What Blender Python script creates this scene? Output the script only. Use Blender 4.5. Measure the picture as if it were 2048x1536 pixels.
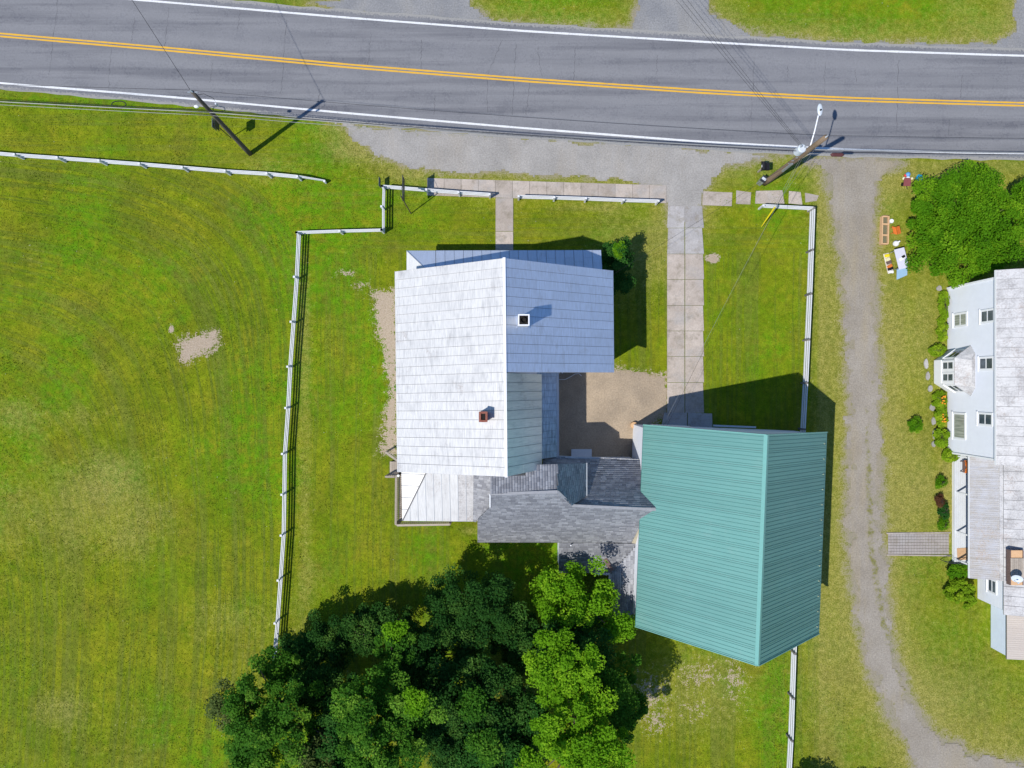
import bpy, math, random
import numpy as np
from mathutils import Vector, Matrix
R = math.radians
random.seed(7); rng = np.random.default_rng(11)
for o in list(bpy.data.objects): bpy.data.objects.remove(o)
scene = bpy.context.scene
col = scene.collection

# ------------------------------------------------------------------ camera, sky, sun, exposure
CAMH = 50.0; FPX = 1400.0            # drone 50 m up, looking straight down
cam = bpy.data.cameras.new('camera'); cam.sensor_width = 36.0; cam.lens = FPX/2048*36.0
cam.clip_start = 0.5; cam.clip_end = 3000
camo = bpy.data.objects.new('camera', cam); col.objects.link(camo)
camo.location = (0, 0, CAMH); camo.rotation_euler = (0, 0, 0)
scene.camera = camo
SUN = Vector((0.572, 0.345, -1.0)).normalized()      # travel direction of sunlight
elev = math.asin(-SUN.z); azim = math.atan2(-SUN.x, -SUN.y)
w = bpy.data.worlds.new('World'); scene.world = w; w.use_nodes = True
nt = w.node_tree; nt.nodes.clear()
sky = nt.nodes.new('ShaderNodeTexSky'); sky.sky_type = 'NISHITA'; sky.sun_disc = False
sky.sun_elevation = elev; sky.sun_rotation = azim % (2*math.pi); sky.air_density = 1.0; sky.dust_density = 0.0; sky.ozone_density = 10.0
bg = nt.nodes.new('ShaderNodeBackground'); bg.inputs[1].default_value = 0.11
wo = nt.nodes.new('ShaderNodeOutputWorld')
nt.links.new(sky.outputs[0], bg.inputs[0]); nt.links.new(bg.outputs[0], wo.inputs[0])
sun = bpy.data.lights.new('sun', 'SUN'); sun.energy = 3.7; sun.angle = R(0.53); sun.color = (1.0, 0.965, 0.90)
so = bpy.data.objects.new('sun', sun); col.objects.link(so); so.location = (-30, -20, 60)
so.rotation_euler = SUN.to_track_quat('-Z', 'Y').to_euler()
vs = scene.view_settings; vs.view_transform = 'Standard'; vs.look = 'None'; vs.gamma = 1.0; vs.exposure = 0.3
scene.render.engine = 'CYCLES'
scene.cycles.max_bounces = 6; scene.cycles.transparent_max_bounces = 6

# ------------------------------------------------------------------ helpers
def P(px, py, z=0.0):
    s = (CAMH - z)/FPX
    return Vector(((px-1024)*s, (768-py)*s, z))
def PL(lst, z=0.0): return [P(a, b, z) for a, b in lst]

class MB:
    def __init__(s): s.v = []; s.f = []
    def quad(s, a, b, c, d):
        i = len(s.v); s.v += [tuple(a), tuple(b), tuple(c), tuple(d)]; s.f.append((i, i+1, i+2, i+3)); return s
    def poly(s, pts):
        i = len(s.v); s.v += [tuple(p) for p in pts]; s.f.append(tuple(range(i, i+len(pts)))); return s
    def hexa(s, b, t):
        i = len(s.v); s.v += [tuple(p) for p in b] + [tuple(p) for p in t]
        s.f += [(i+3, i+2, i+1, i), (i+4, i+5, i+6, i+7)]
        for k in range(4): s.f.append((i+k, i+(k+1) % 4, i+4+(k+1) % 4, i+4+k))
        return s
    def box(s, c, d, rz=0.0, tilt=None):
        c = Vector(c); hx, hy, hz = d[0]/2, d[1]/2, d[2]/2
        M = Matrix.Rotation(rz, 3, 'Z')
        if tilt: M = M @ Matrix.Rotation(tilt[0], 3, 'X') @ Matrix.Rotation(tilt[1], 3, 'Y')
        q = lambda x, y, z: c + M @ Vector((x, y, z))
        return s.hexa([q(-hx, -hy, -hz), q(hx, -hy, -hz), q(hx, hy, -hz), q(-hx, hy, -hz)],
                      [q(-hx, -hy, hz), q(hx, -hy, hz), q(hx, hy, hz), q(-hx, hy, hz)])
    def beam(s, a, b, wd, ht, up=(0, 0, 1)):
        a = Vector(a); b = Vector(b); d = (b-a).normalized(); u = Vector(up)
        sd = d.cross(u); sd = sd.normalized() if sd.length > 1e-5 else Vector((1, 0, 0)); u = sd.cross(d).normalized()
        sd = sd*wd/2; u = u*ht/2
        return s.hexa([a-sd-u, a+sd-u, a+sd+u, a-sd+u][::1], [b-sd-u, b+sd-u, b+sd+u, b-sd+u])
    def tube(s, pts, r, n=8, cap=True):
        pts = [Vector(p) for p in pts]; rs = r if isinstance(r, (list, tuple)) else [r]*len(pts)
        base = len(s.v)
        for k, p in enumerate(pts):
            d = (pts[min(k+1, len(pts)-1)] - pts[max(k-1, 0)]).normalized()
            ref = Vector((0, 0, 1)) if abs(d.z) < .9 else Vector((1, 0, 0))
            x = d.cross(ref).normalized(); y = x.cross(d)
            for j in range(n):
                a = 2*math.pi*j/n; s.v.append(tuple(p + x*math.cos(a)*rs[k] + y*math.sin(a)*rs[k]))
        for k in range(len(pts)-1):
            for j in range(n):
                a = base+k*n+j; b = base+k*n+(j+1) % n
                s.f.append((a, b, b+n, a+n))
        if cap:
            s.f.append(tuple(base+j for j in range(n))[::-1]); s.f.append(tuple(base+(len(pts)-1)*n+j for j in range(n)))
        return s
    def ball(s, c, r, nu=12, nv=8, sq=(1, 1, 1)):
        b = len(s.v)
        for i in range(nv+1):
            t = math.pi*i/nv
            for j in range(nu):
                a = 2*math.pi*j/nu
                s.v.append((c[0]+r*sq[0]*math.sin(t)*math.cos(a), c[1]+r*sq[1]*math.sin(t)*math.sin(a), c[2]+r*sq[2]*math.cos(t)))
        for i in range(nv):
            for j in range(nu):
                s.f.append((b+i*nu+j, b+(i+1)*nu+j, b+(i+1)*nu+(j+1) % nu, b+i*nu+(j+1) % nu))
        return s
    def prism(s, pts, dz):            # polygon pts extruded by vector dz
        n = len(pts); b = len(s.v); dz = Vector(dz)
        s.v += [tuple(p) for p in pts] + [tuple(Vector(p)+dz) for p in pts]
        s.f.append(tuple(b+i for i in range(n))[::-1]); s.f.append(tuple(b+n+i for i in range(n)))
        for k in range(n): s.f.append((b+k, b+(k+1) % n, b+n+(k+1) % n, b+n+k))
        return s
    def build(s, name, mat, parent=None, smooth=False, kind=None, label=None):
        me = bpy.data.meshes.new(name)
        off = Vector(parent_loc(parent)) if parent else Vector((0, 0, 0))
        me.from_pydata([(x-off.x, y-off.y, z-off.z) for x, y, z in s.v], [], s.f)
        import bmesh
        bm = bmesh.new(); bm.from_mesh(me); bmesh.ops.recalc_face_normals(bm, faces=bm.faces); bm.to_mesh(me); bm.free()
        if smooth:
            for p in me.polygons: p.use_smooth = True
        me.materials.append(mat)
        o = bpy.data.objects.new(name, me); col.objects.link(o)
        if parent: o.parent = parent
        if kind: o['kind'] = kind
        if label: o['label'] = label
        return o
def parent_loc(p):
    v = Vector((0, 0, 0))
    while p is not None: v += p.location; p = p.parent
    return v
def thing(name, label, cat, loc=(0, 0, 0), group=None):
    o = bpy.data.objects.new(name, None); col.objects.link(o); o.location = loc
    o.empty_display_size = .2
    return tag(o, label, cat, group)
def tag(o, label=None, cat=None, group=None, kind=None):
    if label: o['label'] = label
    if cat: o['category'] = cat
    if group: o['group'] = group
    if kind: o['kind'] = kind
    return o

# numpy noise and polygon distance
def vnoise(x, y, sc, seed):
    r = np.random.default_rng(seed); T = r.random((256, 256))
    x = x*sc; y = y*sc; xi = np.floor(x).astype(int); yi = np.floor(y).astype(int); fx = x-xi; fy = y-yi
    fx = fx*fx*(3-2*fx); fy = fy*fy*(3-2*fy)
    g = lambda a, b: T[a % 256, b % 256]
    return (g(xi, yi)*(1-fx)+g(xi+1, yi)*fx)*(1-fy)+(g(xi, yi+1)*(1-fx)+g(xi+1, yi+1)*fx)*fy
def fbm(x, y, sc, seed, o=4):
    t = 0; a = .5; n = 0
    for k in range(o): t = t+a*vnoise(x, y, sc*2**k, seed+k); n += a; a *= .55
    return t/n
def sdf(x, y, poly):
    d = np.full(x.shape, 1e9); ins = np.zeros(x.shape, bool); n = len(poly)
    for i in range(n):
        ax, ay = poly[i][0], poly[i][1]; bx, by = poly[(i+1) % n][0], poly[(i+1) % n][1]
        ex, ey = bx-ax, by-ay; L = ex*ex+ey*ey+1e-12
        t = np.clip(((x-ax)*ex+(y-ay)*ey)/L, 0, 1)
        d = np.minimum(d, (x-ax-t*ex)**2+(y-ay-t*ey)**2)
        c = ((ay > y) != (by > y)) & (x < (bx-ax)*(y-ay)/(by-ay+1e-12)+ax); ins ^= c
    d = np.sqrt(d); return np.where(ins, -d, d)

# ------------------------------------------------------------------ materials
class NT:
    def __init__(s, name):
        s.m = bpy.data.materials.new(name); s.m.use_nodes = True; s.t = s.m.node_tree
        s.b = s.t.nodes['Principled BSDF']; s.o = s.t.nodes['Material Output']; s.tc = None
    def n(s, typ, **kw):
        x = s.t.nodes.new(typ)
        for k, v in kw.items(): setattr(x, k, v)
        return x
    def l(s, a, b): s.t.links.new(a, b)
    def coord(s, scale=(1, 1, 1), rot=0):
        if not s.tc: s.tc = s.n('ShaderNodeTexCoord')
        mp = s.n('ShaderNodeMapping'); mp.inputs['Scale'].default_value = scale; mp.inputs['Rotation'].default_value = (0, 0, rot)
        s.l(s.tc.outputs['Object'], mp.inputs[0]); return mp.outputs[0]
    def noise(s, sc, det=3, rough=.55, scale=(1, 1, 1), rot=0):
        x = s.n('ShaderNodeTexNoise'); x.inputs['Scale'].default_value = sc; x.inputs['Detail'].default_value = det; x.inputs['Roughness'].default_value = rough
        s.l(s.coord(scale, rot), x.inputs['Vector']); return x.outputs['Fac']
    def ramp(s, fac, a, b, c0=(0, 0, 0, 1), c1=(1, 1, 1, 1)):
        x = s.n('ShaderNodeValToRGB'); x.color_ramp.elements[0].position = a; x.color_ramp.elements[1].position = b
        x.color_ramp.elements[0].color = c0; x.color_ramp.elements[1].color = c1; s.l(fac, x.inputs[0]); return x.outputs[0]
    def mix(s, fac, a, b, mode='MIX'):
        x = s.n('ShaderNodeMix', data_type='RGBA', blend_type=mode)
        for sock, val in ((x.inputs[0], fac), (x.inputs[6], a), (x.inputs[7], b)):
            if hasattr(val, 'links'): s.l(val, sock)
            elif isinstance(val, (int, float)): sock.default_value = val
            else: sock.default_value = (val[0], val[1], val[2], 1)
        return x.outputs[2]
    def math(s, op, a, b=0.0, c=None):
        x = s.n('ShaderNodeMath', operation=op)
        for k, val in enumerate((a, b) if c is None else (a, b, c)):
            if hasattr(val, 'links'): s.l(val, x.inputs[k])
            else: x.inputs[k].default_value = val
        return x.outputs[0]
    def attr(s, name):
        x = s.n('ShaderNodeAttribute'); x.attribute_name = name; return x.outputs['Fac']
    def rnd(s): return s.n('ShaderNodeObjectInfo').outputs['Random']
    def bump(s, h, strength=.5, dist=.02):
        x = s.n('ShaderNodeBump'); x.inputs['Strength'].default_value = strength; x.inputs['Distance'].default_value = dist
        s.l(h, x.inputs['Height']); s.l(x.outputs[0], s.b.inputs['Normal'])
    def fin(s, colr, rough=.8, metal=0.0, spec=.3):
        if hasattr(colr, 'links'): s.l(colr, s.b.inputs['Base Color'])
        else: s.b.inputs['Base Color'].default_value = (*colr, 1)
        if hasattr(rough, 'links'): s.l(rough, s.b.inputs['Roughness'])
        else: s.b.inputs['Roughness'].default_value = rough
        s.b.inputs['Metallic'].default_value = metal; s.b.inputs['Specular IOR Level'].default_value = spec
        return s.m
def simple(name, c, rough=.6, metal=0, var=.15, sc=6, bump=.15, spec=.3):
    k = NT(name); n = k.noise(sc, 4)
    f = k.math('MULTIPLY_ADD', n, var*2, 1-var)
    cc = k.mix(1.0, c, f, 'MULTIPLY'); k.bump(k.noise(sc*6, 3), bump, .01)
    return k.fin(cc, rough, metal, spec)

def mat_lawn():
    k = NT('lawn')
    big = k.noise(.13, 3, .6); mid = k.noise(.55, 5, .65); sm = k.noise(2.6, 4, .65); fine = k.noise(11, 3, .7); vf = k.noise(34, 2, .8)
    c = k.mix(k.ramp(big, .35, .65), (.160, .230, .007), (.230, .252, .012))
    c = k.mix(k.math('MULTIPLY', k.ramp(mid, .46, .72), .8), c, (.245, .238, .018))
    c = k.mix(k.math('MULTIPLY', k.ramp(k.noise(.8, 5, .7, rot=.6), .5, .68), .7), c, (.120, .205, .004))
    c = k.mix(k.math('MULTIPLY', k.ramp(k.noise(.28, 5, .7, rot=1.6), .52, .68), .65), c, (.180, .172, .024))
    # mowing passes run parallel to the fences
    mw = k.attr('mow'); al = k.attr('alng'); ms = k.attr('mstr')
    def streak(fm, fa, det, rough):
        cx = k.n('ShaderNodeCombineXYZ'); k.l(k.math('MULTIPLY', mw, fm), cx.inputs[0]); k.l(k.math('MULTIPLY', al, fa), cx.inputs[1])
        x = k.n('ShaderNodeTexNoise'); x.inputs['Scale'].default_value = 1; x.inputs['Detail'].default_value = det; x.inputs['Roughness'].default_value = rough; k.l(cx.outputs[0], x.inputs['Vector']); return x.outputs['Fac']
    s1 = streak(.8, .03, 2, .4); s2 = streak(3.2, .06, 3, .5); s3 = streak(9, .25, 3, .6)
    sv = k.math('ADD', k.math('MULTIPLY', s1, .36), k.math('ADD', k.math('MULTIPLY', s2, .38), k.math('MULTIPLY', s3, .26)))
    c = k.mix(k.math('MULTIPLY', ms, k.ramp(sv, .49, .58)), c, k.mix(.6, c, (.31, .29, .095)))
    c = k.mix(k.math('MULTIPLY', ms, k.ramp(sv, .50, .42)), c, k.mix(.7, c, (.075, .130, .006)))
    mo = k.ramp(k.noise(.75, 6, .72, rot=.9), .36, .64, (.70, .74, .6, 1), (1.26, 1.22, 1.15, 1)); c = k.mix(.4, c, mo, 'MULTIPLY')
    mo2 = k.ramp(k.noise(.22, 4, .6, rot=2.2), .34, .66, (.80, .84, .75, 1), (1.18, 1.14, 1.1, 1)); c = k.mix(.6, c, mo2, 'MULTIPLY')
    # lush and dry areas
    c = k.mix(k.math('MULTIPLY', k.math('MULTIPLY', k.attr('lush'), k.ramp(k.noise(1.4, 4, .65), .36, .62)), .85), c, (.105, .268, .004))
    dr = k.attr('dry'); sfn = k.math('ADD', k.math('MULTIPLY', sm, .5), k.math('MULTIPLY', fine, .5))
    dn = k.math('ADD', dr, k.math('MULTIPLY', k.math('SUBTRACT', sfn, .5), 1.5))
    c = k.mix(k.math('MULTIPLY', k.ramp(dn, .2, .95), .85), c, k.mix(k.ramp(fine, .35, .65), (.26, .25, .05), (.36, .32, .11)))
    # blades and tufts
    g = k.math('ADD', k.math('MULTIPLY', fine, .55), k.math('MULTIPLY', vf, .45))
    c = k.mix(.75, c, k.ramp(g, .28, .72, (.38, .40, .34, 1), (1.58, 1.56, 1.5, 1)), 'MULTIPLY')
    c = k.mix(.5, c, k.ramp(sm, .34, .66, (.58, .64, .5, 1), (1.36, 1.3, 1.2, 1)), 'MULTIPLY')
    # bare soil
    sn = k.math('ADD', k.attr('soil'), k.math('MULTIPLY', k.math('SUBTRACT', sfn, .5), 2.8))
    soilc = k.mix(k.ramp(fine, .3, .7), (.36, .275, .19), (.50, .41, .31))
    c = k.mix(k.ramp(sn, .44, .56), c, soilc)
    gn = k.math('ADD', k.attr('gravel'), k.math('MULTIPLY', k.math('SUBTRACT', sfn, .5), 2.4))
    grc = k.mix(k.ramp(vf, .3, .7), (.25, .215, .17), (.385, .335, .27))
    c = k.mix(k.math('MULTIPLY', k.ramp(gn, .34, .86), .9), c, grc)
    k.bump(k.math('ADD', fine, k.math('MULTIPLY', vf, .8)), .8, .05)
    return k.fin(c, .95, 0, .1)
def mat_gravel(name, a, b, warm):
    k = NT(name); f = k.noise(9, 4, .7); v = k.noise(38, 3, .8); m = k.noise(.5, 4, .6); l = k.noise(1, 4, .6, scale=(.55, .10, 1), rot=R(3))
    c = k.mix(k.ramp(m, .35, .65), a, b)
    c = k.mix(k.math('MULTIPLY', k.ramp(l, .48, .66), .55), c, warm)
    c = k.mix(.9, c, k.ramp(k.math('ADD', k.math('MULTIPLY', f, .5), k.math('MULTIPLY', v, .5)), .3, .7, (.55, .55, .55, 1), (1.4, 1.4, 1.4, 1)), 'MULTIPLY')
    ed = k.attr('edge'); n = k.math('ADD', ed, k.math('MULTIPLY', k.math('SUBTRACT', k.math('ADD', k.math('MULTIPLY', k.noise(2.4, 4, .65), .6), k.math('MULTIPLY', f, .4)), .5), 2.2))
    gc = k.mix(k.ramp(f, .35, .65), (.10, .125, .01), (.25, .22, .06))
    c = k.mix(k.math('MULTIPLY', k.ramp(n, .55, .85), .9), c, gc)
    k.bump(k.math('ADD', f, v), .7, .04); return k.fin(c, .95, 0, .15)
def mat_asphalt():
    k = NT('asphalt'); v = k.noise(45, 3, .8); m = k.noise(.35, 4, .6); f = k.noise(7, 4, .6)
    c = k.mix(k.ramp(m, .3, .7), (.175, .176, .187), (.205, .205, .216))
    wv = k.attr('wheel'); c = k.mix(k.math('MULTIPLY', wv, .6), c, (.245, .244, .251))
    sk = k.noise(1, 4, .6, scale=(.05, 1.1, 1), rot=R(-3.2)); c = k.mix(k.math('MULTIPLY', k.ramp(sk, .48, .64), .75), c, (.112, .113, .128))
    c = k.mix(.8, c, k.ramp(k.math('ADD', k.math('MULTIPLY', v, .6), k.math('MULTIPLY', f, .4)), .3, .7, (.72, .72, .72, 1), (1.26, 1.26, 1.26, 1)), 'MULTIPLY')
    st = k.math('ADD', k.math('MULTIPLY', k.noise(.9, 5, .7), .7), k.math('MULTIPLY', f, .3)); c = k.mix(k.math('MULTIPLY', k.ramp(st, .54, .68), .2), c, (.125, .125, .132)); c = k.mix(k.math('MULTIPLY', k.ramp(st, .46, .34), .15), c, (.27, .268, .27))
    e = k.attr('edge'); c = k.mix(k.ramp(k.math('ADD', e, k.math('MULTIPLY', k.math('SUBTRACT', f, .5), 1.2)), .55, .8), c, (.30, .29, .27))
    k.bump(v, .5, .01); return k.fin(c, .85, 0, .25)
def mat_paint(name, c):
    k = NT(name); n = k.noise(7, 5, .75); v = k.noise(30, 2)
    wear = k.ramp(k.math('ADD', k.math('MULTIPLY', n, .7), k.math('MULTIPLY', v, .3)), .52, .70)
    return k.fin(k.mix(k.math('MULTIPLY', wear, .8), c, (.2, .2, .2)), .7, 0, .2)
def mat_concrete(name, a, b):
    k = NT(name); m = k.noise(1.2, 4, .6); f = k.noise(14, 4, .7)
    c = k.mix(k.ramp(m, .3, .7), a, b); rr = k.math('MULTIPLY_ADD', k.rnd(), .28, .86)
    c = k.mix(1.0, c, rr, 'MULTIPLY')
    c = k.mix(k.math('MULTIPLY', k.ramp(k.noise(1.3, 6, .75), .5, .68), .75), c, (.25, .215, .165)); c = k.mix(k.math('MULTIPLY', k.ramp(k.noise(.7, 4, .6), .52, .7), .5), c, (.36, .35, .34))
    c = k.mix(.8, c, k.ramp(f, .3, .7, (.8, .8, .8, 1), (1.16, 1.16, 1.16, 1)), 'MULTIPLY')
    k.bump(f, .35, .02); return k.fin(c, .9, 0, .2)
def mat_whiteroof(name, base, stain, rust, amount=.5, along='x', metal=.45, rough=.42, streak=.55, blot=0):
    k = NT(name)
    s1 = k.noise(1, 5, .65, scale=((.9, 5.5, 1) if along == 'y' else (5.5, .9, 1)))
    s2 = k.noise(1, 4, .6, scale=((1.5, 16, 1) if along == 'y' else (16, 1.5, 1))); b = k.noise(.7, 5, .65); f = k.noise(10, 4, .7)
    rr = k.math('MULTIPLY_ADD', k.rnd(), .07, .96); c = k.mix(1.0, base, rr, 'MULTIPLY')
    c = k.mix(k.math('MULTIPLY', k.ramp(s2, .42, .68), streak*amount), c, stain)
    c = k.mix(k.math('MULTIPLY', k.math('MULTIPLY', k.ramp(s1, .45, .7), k.ramp(b, .42, .66)), amount), c, stain)
    c = k.mix(k.math('MULTIPLY', k.math('MULTIPLY', k.ramp(b, .6, .78), k.ramp(f, .45, .6)), amount*.8), c, rust)
    if blot:
        bl = k.math('ADD', k.math('MULTIPLY', k.noise(1.1, 5, .7), .6), k.math('MULTIPLY', f, .4))
        c = k.mix(k.math('MULTIPLY', k.ramp(bl, .46, .62), blot), c, stain); c = k.mix(k.math('MULTIPLY', k.ramp(k.math('ADD', k.math('MULTIPLY', k.noise(.6, 4, .7, rot=1), .6), k.math('MULTIPLY', f, .4)), .54, .66), blot*.7), c, rust)
    k.bump(k.noise(3, 3), .25, .02); return k.fin(c, rough, metal, .45)
def mat_shingle(name, q=1.0):
    k = NT(name); t = k.attr('tint'); f = k.noise(40, 3, .8); m = k.noise(.6, 4, .6)
    c = k.mix(t, tuple(q*v_ for v_ in (.225, .228, .25)), tuple(q*v_ for v_ in (.41, .415, .44))); c = k.mix(k.math('MULTIPLY', k.ramp(m, .45, .7), .45), c, tuple(q*v_ for v_ in (.20, .203, .225)))
    c = k.mix(.7, c, k.ramp(f, .3, .7, (.75, .75, .75, 1), (1.2, 1.2, 1.2, 1)), 'MULTIPLY'); k.bump(f, .4, .01)
    return k.fin(c, .92, 0, .15)
def mat_leaf(name, a, b, hi, trans=.28):
    k = NT(name); t = k.attr('tint'); n = k.noise(.6, 3)
    c = k.mix(t, a, b); c = k.mix(k.math('MULTIPLY', k.ramp(k.math('ADD', k.math('MULTIPLY', t, .6), k.math('MULTIPLY', n, .4)), .55, .8), .8), c, hi)
    k.fin(c, .7, 0, .08)
    tr = k.n('ShaderNodeBsdfTranslucent'); k.l(k.mix(.5, c, hi), tr.inputs[0])
    ms = k.n('ShaderNodeMixShader'); ms.inputs[0].default_value = trans
    k.l(k.b.outputs[0], ms.inputs[1]); k.l(tr.outputs[0], ms.inputs[2]); k.l(ms.outputs[0], k.o.inputs[0]); return k.m
def mat_wood(name, a, b, sc=(1, 9, 1), rough=.8):
    k = NT(name); n = k.noise(4, 5, .7, scale=sc); rr = k.math('MULTIPLY_ADD', k.rnd(), .3, .85)
    c = k.mix(1.0, k.mix(k.ramp(n, .3, .7), a, b), rr, 'MULTIPLY'); k.bump(n, .3, .01); return k.fin(c, rough, 0, .25)
def mat_brick():
    k = NT('chimney_brick'); b = k.n('ShaderNodeTexBrick'); k.l(k.coord(), b.inputs['Vector'])
    b.inputs['Scale'].default_value = 9; b.inputs['Color1'].default_value = (.26, .055, .03, 1); b.inputs['Color2'].default_value = (.34, .09, .05, 1); b.inputs['Mortar'].default_value = (.4, .36, .3, 1)
    b.inputs['Mortar Size'].default_value = .012; c = k.mix(k.math('MULTIPLY', k.noise(7, 4), .5), b.outputs[0], (.12, .05, .04)); k.bump(k.noise(20, 3), .5, .01); return k.fin(c, .9)

M = {}
M['lawn'] = mat_lawn()
M['gravel'] = mat_gravel('gravel', (.325, .305, .28), (.40, .375, .345), (.37, .33, .28))
M['gravel_n'] = mat_gravel('pale_gravel', (.24, .24, .245), (.30, .295, .29), (.30, .28, .25))
M['drive'] = mat_gravel('driveway_gravel', (.30, .262, .212), (.352, .313, .262), (.365, .30, .19))
M['dirt'] = mat_gravel('packed_dirt', (.33, .265, .195), (.45, .355, .255), (.40, .31, .22))
M['asphalt'] = mat_asphalt()
M['white_line'] = mat_paint('white_road_paint', (.72, .72, .71)); M['yellow_line'] = mat_paint('yellow_road_paint', (.72, .40, .035))
M['crack'] = simple('crack_sealant', (.085, .085, .092), .7)
M['concrete'] = mat_concrete('concrete', (.385, .325, .275), (.48, .415, .36)); M['concrete_g'] = mat_concrete('grey_concrete', (.33, .31, .30), (.42, .40, .385))
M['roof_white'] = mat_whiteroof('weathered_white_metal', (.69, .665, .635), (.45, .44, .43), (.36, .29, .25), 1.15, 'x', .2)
M['roof_east'] = mat_whiteroof('weathered_white_metal_sky_tinted', (.58, .65, .78), (.44, .48, .55), (.40, .33, .29), .95, 'x', .6)  # blue base imitates sky reflected on the slope turned away from the sun
M['roof_steep'] = mat_whiteroof('aged_grey_metal', (.74, .74, .72), (.50, .51, .51), (.25, .21, .19), .9, 'y')
M['roof_porch'] = mat_whiteroof('porch_white_metal', (.64, .635, .62), (.46, .455, .45), (.3, .23, .19), .9, 'x', .1)
M['roof_front'] = mat_whiteroof('front_porch_metal_shade_blue', (.56, .62, .74), (.42, .45, .52), (.36, .28, .24), .6, 'x')  # blue base paints in the cool shadow lying on the front porch
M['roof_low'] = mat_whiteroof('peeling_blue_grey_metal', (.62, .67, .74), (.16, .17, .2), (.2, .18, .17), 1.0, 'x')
M['roof_neigh'] = mat_whiteroof('peeling_white_metal', (.54, .53, .525), (.24, .23, .23), (.30, .21, .16), .7, 'y', .05, .5, .3, .75)
M['roof_corr'] = mat_whiteroof('rusty_corrugated_metal', (.50, .50, .52), (.40, .36, .30), (.46, .33, .22), .95, 'y', .2, .42, .55, .6)
M['roof_tan'] = mat_whiteroof('cream_corrugated_metal', (.58, .51, .44), (.5, .42, .35), (.5, .36, .28), .4, 'y', .1)
M['deck_light'] = simple('pale_underlay', (.36, .365, .38), .8); M['deck_dark'] = simple('roof_underlay', (.13, .13, .135), .8)
k = NT('green_metal'); c = k.mix(k.ramp(k.noise(.4, 3), .3, .7), (.145, .335, .295), (.16, .36, .315)); c = k.mix(k.math('MULTIPLY', k.ramp(k.noise(1, 4, .6, scale=(.6, 6, 1)), .45, .7), .35), c, (.18, .385, .34)); c = k.mix(1.0, c, k.math('MULTIPLY_ADD', k.rnd(), .12, .93), 'MULTIPLY')
c = k.mix(k.math('MULTIPLY', k.ramp(k.noise(1, 5, .7, scale=(.5, 9, 1)), .5, .72), .4), c, (.15, .27, .24)); c = k.mix(k.math('MULTIPLY', k.ramp(k.noise(.8, 5, .7), .58, .74), .3), c, (.24, .38, .34))
M['green'] = k.fin(c, .5, .3, .45)
M['green_rib'] = simple('green_rib', (.085, .25, .225), .4, .15, .08)
M['green_cap'] = simple('green_ridge_cap', (.19, .42, .365), .35, .15, .06)
M['lead'] = simple('ridge_shingle', (.30, .305, .32), .9, 0, .2, 5); M['shingle'] = mat_shingle('asphalt_shingle'); M['shingle_d'] = mat_shingle('old_asphalt_shingle', .72); M['tan_ply'] = simple('weathered_plywood', (.42, .37, .27), .85, 0, .3, 3)
M['white_siding'] = simple('white_siding', (.72, .74, .79), .55, 0, .06, 2, .05); M['white_trim'] = simple('white_trim', (.82, .82, .83), .45, 0, .05)
M['blue_siding'] = simple('pale_blue_siding', (.62, .68, .78), .55, 0, .06, 2, .05)
M['white_fence'] = simple('white_fence_paint', (.70, .70, .72), .5, 0, .10, 5, .1)
M['grey_wood'] = mat_wood('weathered_grey_wood', (.30, .25, .20), (.46, .40, .33)); M['pole_wood'] = mat_wood('pole_wood', (.17, .115, .07), (.30, .215, .14), (9, 9, .6))
M['pole_dark'] = mat_wood('dark_pole_wood', (.085, .07, .055), (.16, .135, .11), (9, 9, .6))
M['post_grey'] = mat_wood('grey_post_wood', (.13, .12, .115), (.22, .205, .195), (9, 9, .6)); M['tan_wood'] = mat_wood('new_pine', (.55, .33, .17), (.68, .44, .25)); M['brown_wood'] = mat_wood('brown_board', (.10, .065, .055), (.17, .115, .10))
M['brick'] = mat_brick(); M['black'] = simple('black', (.012, .012, .014), .5); M['flue'] = simple('soot', (.02, .017, .015), .95)
M['dark_metal'] = simple('dark_metal', (.05, .055, .065), .45, .5); M['grey_metal'] = simple('galvanised_metal', (.42, .45, .48), .4, .6, .12); M['lightgrey'] = simple('light_grey_paint', (.62, .66, .7), .45, .1, .08)
M['wire'] = simple('cable_black', (.02, .02, .022), .6); M['wire_al'] = simple('aluminium_cable', (.34, .34, .33), .5, .3)
M['cream_metal'] = simple('cream_metal', (.66, .60, .52), .5, .1, .2, 8); M['yellow'] = simple('yellow_plastic', (.75, .62, .02), .5, 0, .05)
M['orange'] = simple('orange_cloth', (.62, .17, .03), .85, 0, .3, 9); M['maroon'] = simple('maroon_paint', (.24, .07, .07), .6, 0, .2); M['red'] = simple('red_plastic', (.6, .05, .04), .4)
M['blue'] = simple('blue_plastic', (.12, .33, .6), .45); M['teal'] = simple('teal_plastic', (.02, .28, .45), .45); M['cream'] = simple('cream_plastic', (.7, .64, .4), .5); M['white'] = simple('white_plastic', (.8, .8, .8), .45, 0, .06)
M['lilac'] = simple('pale_lilac_laminate', (.62, .61, .72), .4, 0, .06); M['palblue'] = simple('pale_blue_board', (.32, .5, .68), .5, 0, .1); M['splice'] = simple('splice_case', (.10, .035, .035), .6)
M['glass'] = None
k = NT('window_glass'); k.fin(k.mix(k.ramp(k.noise(1.6, 3), .35, .65), (.035, .05, .065), (.10, .125, .15)), .08, 0, .6); M['glass'] = k.m
k = NT('curtain_glass'); st = k.noise(1, 3, .5, scale=(1, 12, 1)); k.fin(k.mix(k.ramp(st, .35, .65), (.22, .24, .2), (.42, .43, .36)), .2, 0, .5); M['glass_c'] = k.m
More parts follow.
